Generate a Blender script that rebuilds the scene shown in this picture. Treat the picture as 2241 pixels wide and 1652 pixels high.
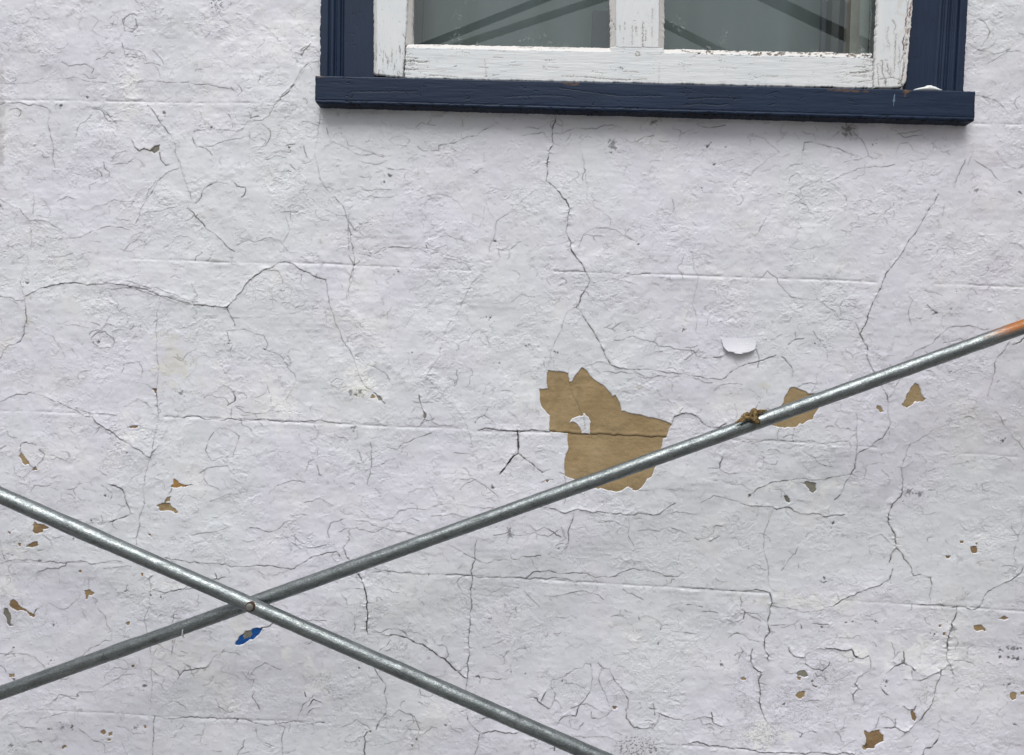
import bpy, math, random
import numpy as np
from mathutils import Matrix, Vector
for o in list(bpy.data.objects): bpy.data.objects.remove(o)
scn = bpy.context.scene
col = scn.collection

# ---------------------------------------------------------------- camera
CAM = np.array([0.0, -1.43, 1.30])
FPX, CU, CV = 1620.0, 1120.5, 826.0          # focal length and centre in reference units (2241 x 1652)
yaw, pitch, roll = math.radians(2.3), math.radians(0.8), 0.031
F = np.array([-math.sin(yaw)*math.cos(pitch), math.cos(yaw)*math.cos(pitch), -math.sin(pitch)])
R0 = np.cross(F, [0, 0, 1.0]); R0 /= np.linalg.norm(R0)
U0 = np.cross(R0, F)
R = R0*math.cos(roll) + U0*math.sin(roll)
U = -R0*math.sin(roll) + U0*math.cos(roll)
cam = bpy.data.cameras.new('camera'); cam.sensor_width = 36.0; cam.lens = FPX/2241*36
cam.clip_start = 0.02; cam.clip_end = 500
co = bpy.data.objects.new('camera', cam); col.objects.link(co)
M = Matrix(((R[0], U[0], -F[0], CAM[0]), (R[1], U[1], -F[1], CAM[1]), (R[2], U[2], -F[2], CAM[2]), (0, 0, 0, 1)))
co.matrix_world = M
scn.camera = co

def at(u, v, y=0.0):
    """world point on the plane at depth y that the photo shows at (u, v)"""
    u = np.asarray(u, float); v = np.asarray(v, float)
    d = F + ((u-CU)/FPX)[..., None]*R - ((v-CV)/FPX)[..., None]*U
    t = (y-CAM[1])/d[..., 1]
    return CAM + d*t[..., None]

# ---------------------------------------------------------------- world and light
SUN_EL, SUN_AZ = math.radians(62), math.radians(190)
w = bpy.data.worlds.new('World'); scn.world = w; w.use_nodes = True
nt = w.node_tree; nt.nodes.clear()
sk = nt.nodes.new('ShaderNodeTexSky'); sk.sky_type = 'NISHITA'; sk.sun_disc = False
sk.sun_elevation = SUN_EL; sk.sun_rotation = SUN_AZ
sk.air_density = 1.0; sk.dust_density = 6.0; sk.ozone_density = 1.0
hs = nt.nodes.new('ShaderNodeHueSaturation'); hs.inputs['Saturation'].default_value = 0.30
bg = nt.nodes.new('ShaderNodeBackground'); bg.inputs['Strength'].default_value = 0.10
wo = nt.nodes.new('ShaderNodeOutputWorld')
nt.links.new(sk.outputs[0], hs.inputs['Color']); nt.links.new(hs.outputs[0], bg.inputs[0]); nt.links.new(bg.outputs[0], wo.inputs[0])
sl = bpy.data.lights.new('sun', 'SUN'); sl.energy = 2.0; sl.angle = math.radians(38); sl.color = (1.0, 0.985, 0.97)
so = bpy.data.objects.new('sun', sl); col.objects.link(so)
# azimuth measured from +y towards +x
sd = Vector((math.sin(SUN_AZ)*math.cos(SUN_EL), math.cos(SUN_AZ)*math.cos(SUN_EL), math.sin(SUN_EL)))
so.rotation_euler = sd.to_track_quat('Z', 'Y').to_euler()
scn.view_settings.view_transform = 'Standard'; scn.view_settings.look = 'None'
scn.view_settings.gamma = 1; scn.view_settings.use_curve_mapping = False
scn.view_settings.exposure = 0.19
scn.render.resolution_x = 1024; scn.render.resolution_y = 755

# ---------------------------------------------------------------- numpy noise helpers
def fft_noise(n, beta, seed, ax=1.0, lo=2.0):
    rs = np.random.RandomState(seed)
    f = np.fft.rfft2(rs.standard_normal((n, n)))
    kz = np.fft.fftfreq(n)[:, None]*n; kx = np.fft.rfftfreq(n)[None, :]*n
    k = np.sqrt((kx*ax)**2 + kz**2); k[0, 0] = 1
    g = k**(-beta); g[k < lo] = 0; g[0, 0] = 0
    a = np.fft.irfft2(f*g, s=(n, n))
    return (a/a.std()).astype(np.float32)
NT = {}
def NS(X, Z, sx, sz=None, seed=0, beta=1.6, lo=8):
    """smooth noise, feature size about sx by sz metres"""
    sz = sz or sx
    key = (seed, beta, lo)
    if key not in NT: NT[key] = fft_noise(512, beta, seed*7+3, lo=lo)
    a = NT[key]; n = 512
    x = (X/sx*(n/lo/2) + seed*37.7) % n; z = (Z/sz*(n/lo/2) + seed*11.3) % n
    i = np.floor(x).astype(int) % n; j = np.floor(z).astype(int) % n
    fx = (x-np.floor(x)); fz = (z-np.floor(z))
    fx = fx*fx*(3-2*fx); fz = fz*fz*(3-2*fz)
    i1 = (i+1) % n; j1 = (j+1) % n
    return (a[j, i]*(1-fx)+a[j, i1]*fx)*(1-fz)+(a[j1, i]*(1-fx)+a[j1, i1]*fx)*fz
def sstep(x, a, b):
    t = np.clip((x-a)/(b-a), 0, 1); return t*t*(3-2*t)
def terrace(n, k, wd=0.08):
    q = n*k; fl = np.floor(q); fr = q-fl
    return (fl+sstep(fr, 0.5-wd, 0.5+wd))/k

# ---------------------------------------------------------------- mesh / object helpers
def tag(o, label=None, cat=None, group=None, kind=None):
    if label: o['label'] = label
    if cat: o['category'] = cat
    if group: o['group'] = group
    if kind: o['kind'] = kind
    return o
def link(o, parent=None):
    col.objects.link(o)
    if parent: o.parent = parent
    return o
def mesh_obj(name, V, Fc, mat, parent=None, smooth=True, attr=None):
    me = bpy.data.meshes.new(name)
    V = np.asarray(V, np.float32)
    if isinstance(Fc, np.ndarray):
        me.vertices.add(len(V)); me.vertices.foreach_set('co', V.ravel())
        k = Fc.shape[1]
        me.loops.add(Fc.size); me.loops.foreach_set('vertex_index', Fc.astype(np.int32).ravel())
        me.polygons.add(len(Fc)); me.polygons.foreach_set('loop_start', (np.arange(len(Fc))*k).astype(np.int32))
        me.update(calc_edges=True)
    else:
        me.from_pydata([tuple(map(float, p)) for p in V], [], [tuple(map(int, f)) for f in Fc]); me.update()
    if smooth: me.polygons.foreach_set('use_smooth', np.ones(len(me.polygons), bool))
    if attr is not None:
        a = me.color_attributes.new('wear', 'FLOAT_COLOR', 'POINT')
        c = np.ones((len(V), 4), np.float32); c[:, :attr.shape[1]] = attr
        a.data.foreach_set('color', c.ravel())
    me.materials.append(mat)
    return link(bpy.data.objects.new(name, me), parent)
def empty(name, loc):
    o = bpy.data.objects.new(name, None); o.location = loc; o.empty_display_size = 0.1
    col.objects.link(o); return o
def grid_faces(nz, nx, flip=False):
    i = np.arange(nz-1)[:, None]*nx + np.arange(nx-1)[None, :]
    q = np.stack([i, i+1, i+nx+1, i+nx], -1).reshape(-1, 4)
    return q[:, ::-1] if flip else q

def tube(pts, rad, seg=28, lump=0.0, seed=1, flat=None):
    """tube mesh data round a polyline; rad scalar or per point"""
    P = np.asarray(pts, float); n = len(P)
    r = np.full(n, rad) if np.isscalar(rad) else np.asarray(rad, float)
    T = np.gradient(P, axis=0); T /= np.linalg.norm(T, axis=1)[:, None]
    ref = np.array([0, 1.0, 0]) if abs(T[0][1]) < .9 else np.array([0, 0, 1.0])
    V = []
    a = np.linspace(0, 2*np.pi, seg, endpoint=False)
    for k in range(n):
        N = ref - T[k]*ref.dot(T[k]); N /= np.linalg.norm(N); ref = N
        B = np.cross(T[k], N)
        rr = np.full(seg, r[k])
        if lump: rr = rr*(1+lump*NS(a*0.3+k*0.11, np.full(seg, k*.13), .35, seed=seed))
        V.append(P[k] + (np.cos(a)*rr)[:, None]*N + (np.sin(a)*rr*(flat or 1))[:, None]*B)
    V = np.concatenate(V)
    Fc = []
    for k in range(n-1):
        for s in range(seg):
            s2 = (s+1) % seg
            Fc.append((k*seg+s, k*seg+s2, (k+1)*seg+s2, (k+1)*seg+s))
    Fc.append(tuple(range(seg))[::-1]); Fc.append(tuple((n-1)*seg+s for s in range(seg)))
    return V, Fc
def merge(parts):
    V, Fc, o = [], [], 0
    for v, f in parts:
        V.append(v); Fc += [tuple(i+o for i in q) for q in f]; o += len(v)
    return np.concatenate(V), Fc
def box(x0, x1, y0, y1, z0, z1):
    V = np.array([(x, y, z) for x in (x0, x1) for y in (y0, y1) for z in (z0, z1)], float)
    return V, [(0, 1, 3, 2), (4, 6, 7, 5), (0, 4, 5, 1), (2, 3, 7, 6), (0, 2, 6, 4), (1, 5, 7, 3)]

# ---------------------------------------------------------------- materials
GLASS_REFL = .098
ORX = 0.80
CURT0, CURT1 = (.128, .160, .166), (.145, .178, .184)
class NB:
    def __init__(s, name):
        s.m = bpy.data.materials.new(name); s.m.use_nodes = True; s.t = s.m.node_tree; s.t.nodes.clear()
        s.out = s.n('ShaderNodeOutputMaterial')
    def n(s, ty, **k):
        o = s.t.nodes.new(ty)
        for a, b in k.items(): setattr(o, a, b)
        return o
    def l(s, a, b): s.t.links.new(a, b)
    def val(s, sock, v):
        if hasattr(v, 'links') or hasattr(v, 'is_linked'): s.l(v, sock)
        else: sock.default_value = v
    def math(s, op, a, b=0.0, clamp=False):
        o = s.n('ShaderNodeMath', operation=op, use_clamp=clamp); s.val(o.inputs[0], a); s.val(o.inputs[1], b); return o.outputs[0]
    def mix(s, f, a, b, mode='MIX'):
        o = s.n('ShaderNodeMix', data_type='RGBA', blend_type=mode)
        s.val(o.inputs[0], f); s.val(o.inputs[6], a if not isinstance(a, tuple) else (*a, 1)[:4]); s.val(o.inputs[7], b if not isinstance(b, tuple) else (*b, 1)[:4])
        return o.outputs[2]
    def coord(s, scale=(1, 1, 1), rot=(0, 0, 0)):
        c = s.n('ShaderNodeTexCoord'); mp = s.n('ShaderNodeMapping'); mp.inputs['Scale'].default_value = scale
        mp.inputs['Rotation'].default_value = rot
        s.l(c.outputs['Object'], mp.inputs[0]); return mp.outputs[0]
    def noise(s, vec, scale, detail=4, rough=.55, dist=0):
        o = s.n('ShaderNodeTexNoise'); s.l(vec, o.inputs['Vector']); o.inputs['Scale'].default_value = scale
        o.inputs['Detail'].default_value = detail; o.inputs['Roughness'].default_value = rough
        o.inputs['Distortion'].default_value = dist; return o.outputs['Fac']
    def ramp(s, f, a, b):
        o = s.n('ShaderNodeMapRange', interpolation_type='SMOOTHSTEP'); s.val(o.inputs[0], f)
        o.inputs[1].default_value = a; o.inputs[2].default_value = b; return o.outputs[0]
    def wear(s):
        a = s.n('ShaderNodeAttribute', attribute_name='wear'); sp = s.n('ShaderNodeSeparateColor'); s.l(a.outputs['Color'], sp.inputs[0]); return sp.outputs
    def rough_attr(s): return s.n('ShaderNodeAttribute', attribute_name='wear').outputs['Alpha']
    def bump(s, h, dist, strength=1.0, normal=None):
        o = s.n('ShaderNodeBump'); o.inputs['Distance'].default_value = dist; s.val(o.inputs['Strength'], strength)
        s.l(h, o.inputs['Height'])
        if normal: s.l(normal, o.inputs['Normal'])
        return o.outputs[0]
    def pbr(s, colr, rough=.7, metal=0, normal=None, spec=.5, **k):
        p = s.n('ShaderNodeBsdfPrincipled'); s.val(p.inputs['Base Color'], colr if not isinstance(colr, tuple) else (*colr, 1)[:4])
        s.val(p.inputs['Roughness'], rough); s.val(p.inputs['Metallic'], metal); s.val(p.inputs['Specular IOR Level'], spec)
        if normal: s.l(normal, p.inputs['Normal'])
        s.l(p.outputs[0], s.out.inputs[0]); return s.m
    def __enter__(s): return s
    def __exit__(s, *a): pass

def mat_wall():
    b = NB('white_wall_paint'); w_ = b.wear()
    v = b.coord((1, 1, 2.0)); v1 = b.coord()
    big = b.ramp(b.noise(v1, 2.6, 3, .5), .42, .60)
    c = b.mix(big, (.650, .656, .728), (.645, .675, .712))
    c = b.mix(b.ramp(b.noise(v1, 7, 5, .6), .48, .75), c, (.70, .705, .725))
    mott = b.ramp(b.noise(v1, 30, 6, .65), .3, .75)
    c = b.mix(b.math('MULTIPLY', mott, .035), c, (.50, .52, .56))
    c = b.mix(w_[1], c, (.60, .57, .42))             # yellow stains
    c = b.mix(w_[2], c, (.30, .29, .285))              # grime, and the shade painted at the left edge
    speck = b.ramp(b.noise(v1, 260, 2, .5), .70, .78)
    c = b.mix(b.math('MULTIPLY', speck, .05), c, (.40, .40, .41))
    c = b.mix(b.math('MULTIPLY', w_[2], -1.0, True), c, (.77, .785, .79))   # cleaner white filler
    c = b.mix(w_[0], c, (.040, .037, .036))            # open cracks, shade of their depth put into the colour
    h = b.math('ADD', b.noise(v, 300, 5, .6), b.math('MULTIPLY', b.noise(v, 110, 4, .6, .6), 1.2))
    nm = b.bump(h, .0007, b.math('ADD', .10, b.math('MULTIPLY', b.rough_attr(), .30)))
    return b.pbr(c, .62, 0, nm, .35)
def mat_patch(name, c0, c1, c2):
    b = NB(name); w_ = b.wear(); v = b.coord((1, 1, 1.8)); v1 = b.coord()
    c = b.mix(b.ramp(b.noise(v1, 14, 6, .65), .3, .7), c0, c1)
    c = b.mix(b.math('MULTIPLY', b.ramp(b.noise(v, 90, 6, .7, .5), .5, .8), .55), c, c2)
    c = b.mix(b.math('MULTIPLY', b.ramp(b.noise(v1, 300, 3, .6), .62, .75), .5), c, c2)
    c = b.mix(b.math('MULTIPLY', b.ramp(b.noise(v1, 24, 5, .6), .50, .68), .35), c, tuple(x*.62 for x in c0))
    c = b.mix(b.math('MULTIPLY', b.ramp(b.noise(v1, 520, 2, .6), .60, .70), .5), c, tuple(x*.5 for x in c2))
    c = b.mix(w_[0], c, (.03, .02, .012))
    h = b.math('ADD', b.noise(v, 340, 4, .6), b.noise(v, 130, 5, .65, 1.0))
    return b.pbr(c, .75, 0, b.bump(h, .0005, .4), .3)
def mat_blue(name, gs):
    b = NB(name); w_ = b.wear(); v = b.coord(gs); v1 = b.coord()
    c = b.mix(b.ramp(b.noise(v1, 9, 6, .6), .3, .7), (.0070, .0180, .046), (.0105, .0250, .057))
    c = b.mix(b.math('MULTIPLY', b.ramp(b.noise(v, 160, 4, .6), .62, .8), .10), c, (.07, .10, .13))
    c = b.mix(w_[1], c, (.17, .095, .035))
    c = b.mix(w_[0], c, (.004, .005, .006))
    h = b.math('ADD', b.noise(v, 150, 5, .6), b.noise(v, 420, 3, .6))
    return b.pbr(c, .55, 0, b.bump(h, .0003, .35), .25)
def mat_white(name, gs):
    b = NB(name); w_ = b.wear(); v1 = b.coord(); v = b.coord(gs)
    c = b.mix(b.ramp(b.noise(v1, 12, 6, .6), .3, .7), (.64, .685, .715), (.69, .715, .73))
    c = b.mix(w_[1], c, (.54, .49, .44))
    c = b.mix(w_[2], c, (.16, .055, .04))
    c = b.mix(w_[0], c, (.035, .03, .028))
    h = b.math('ADD', b.noise(v, 300, 5, .6), b.noise(v, 90, 3, .6))
    c = b.mix(b.math('MULTIPLY', b.ramp(b.noise(v, 170, 5, .65), .60, .78), .35), c, (.36, .35, .34))
    return b.pbr(c, .5, 0, b.bump(h, .0005, .6), .35)
def mat_steel(name='galvanised_steel', orange=False, ang=-.381):
    b = NB(name); v1 = b.coord()
    cr = b.n('ShaderNodeTexCoord')
    s0 = b.n('ShaderNodeMapping'); s0.inputs['Rotation'].default_value = (0, ang, 0); b.l(cr.outputs['Object'], s0.inputs[0])
    st = b.n('ShaderNodeMapping'); st.inputs['Scale'].default_value = (1, 7, 7); b.l(s0.outputs[0], st.inputs[0])
    s1 = b.noise(st.outputs[0], 22, 6, .7); s2 = b.noise(v1, 120, 5, .7)
    c = b.mix(b.ramp(s1, .3, .7), (.155, .175, .18), (.275, .305, .31))
    c = b.mix(b.math('MULTIPLY', b.ramp(s2, .52, .75), .6), c, (.075, .085, .086))
    c = b.mix(b.math('MULTIPLY', b.ramp(b.noise(v1, 45, 4, .6), .6, .75), .6), c, (.10, .10, .095))
    s3 = b.noise(st.outputs[0], 60, 6, .75); s4 = b.noise(v1, 330, 3, .7)
    r = b.math('ADD', b.math('MULTIPLY', b.ramp(b.math('ADD', b.math('MULTIPLY', s3, .6), b.math('MULTIPLY', s4, .4)), .38, .62), .30), .23)
    c = b.mix(b.math('MULTIPLY', b.ramp(s3, .48, .66), .55), c, (.085, .092, .092))
    h = b.math('ADD', s2, b.math('ADD', s4, s3))
    met = .9
    if orange:
        sx = b.n('ShaderNodeSeparateXYZ'); b.l(cr.outputs['Object'], sx.inputs[0])
        t = b.math('ADD', sx.outputs[0], b.math('MULTIPLY', b.noise(st.outputs[0], 30, 4, .6), .10))
        f = b.ramp(t, ORX, ORX+.06)
        up = b.n('ShaderNodeNewGeometry'); sz = b.n('ShaderNodeSeparateXYZ'); b.l(up.outputs['Normal'], sz.inputs[0])
        f = b.math('MULTIPLY', f, b.ramp(sz.outputs[2], -.30, .35))
        c = b.mix(f, c, (.33, .105, .004)); met = b.math('SUBTRACT', .9, b.math('MULTIPLY', f, .9))
    return b.pbr(c, r, met, b.bump(h, .0007, .6), .5)
def mat_simple(name, c0, c1, scale=40, rough=.7, metal=0, bump=.001):
    b = NB(name); v1 = b.coord(); n = b.noise(v1, scale, 6, .65)
    return b.pbr(b.mix(b.ramp(n, .3, .7), c0, c1), rough, metal, b.bump(b.noise(v1, scale*3, 4, .6), bump, .6), .4)
def mat_glass():
    b = NB('window_glass'); v1 = b.coord()
    tr = b.n('ShaderNodeBsdfTransparent'); tr.inputs[0].default_value = (.83, .86, .85, 1)
    gl = b.n('ShaderNodeBsdfGlossy'); gl.inputs[0].default_value = (.86, .95, .93, 1); gl.inputs['Roughness'].default_value = .0
    df = b.n('ShaderNodeBsdfDiffuse'); df.inputs[0].default_value = (.42, .44, .43, 1)
    m1 = b.n('ShaderNodeMixShader'); m1.inputs[0].default_value = GLASS_REFL; b.l(tr.outputs[0], m1.inputs[1]); b.l(gl.outputs[0], m1.inputs[2])
    # thin film of grime and a few dried splashes
    gr = b.math('ADD', b.math('MULTIPLY', b.noise(v1, 16, 4, .6), .05), b.math('MULTIPLY', b.math('MULTIPLY', b.ramp(b.noise(v1, 170, 5, .75), .52, .62), b.ramp(b.noise(v1, 19, 2, .5), .60, .66)), .34))
    m2 = b.n('ShaderNodeMixShader'); b.l(gr, m2.inputs[0]); b.l(m1.outputs[0], m2.inputs[1]); b.l(df.outputs[0], m2.inputs[2])
    b.l(m2.outputs[0], b.out.inputs[0]); return b.m


M_WALL = mat_wall(); M_BLUE = mat_blue('navy_paint', (.12, 1, 1)); M_BLUEV = mat_blue('navy_paint_upright', (1, 1, .12)); M_WHITE = mat_white('weathered_white_gloss', (.10, 1, 1)); M_WHITEV = mat_white('weathered_white_upright', (1, 1, .10))
M_TAN = mat_patch('tan_undercoat', (.30, .218, .112), (.35, .266, .15), (.215, .15, .072))
M_BROWN = mat_patch('brown_undercoat', (.20, .13, .065), (.28, .20, .11), (.07, .05, .03))
M_GREY = mat_patch('grey_render', (.16, .155, .13), (.24, .23, .19), (.07, .07, .06))
M_ORANGE = mat_patch('ochre_undercoat', (.36, .21, .075), (.33, .19, .06), (.18, .09, .03))
M_COBALT = mat_patch('cobalt_undercoat', (.004, .065, .26), (.008, .08, .29), (.003, .05, .20))
M_STEEL = mat_steel(); M_GLASS = mat_glass()
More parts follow.
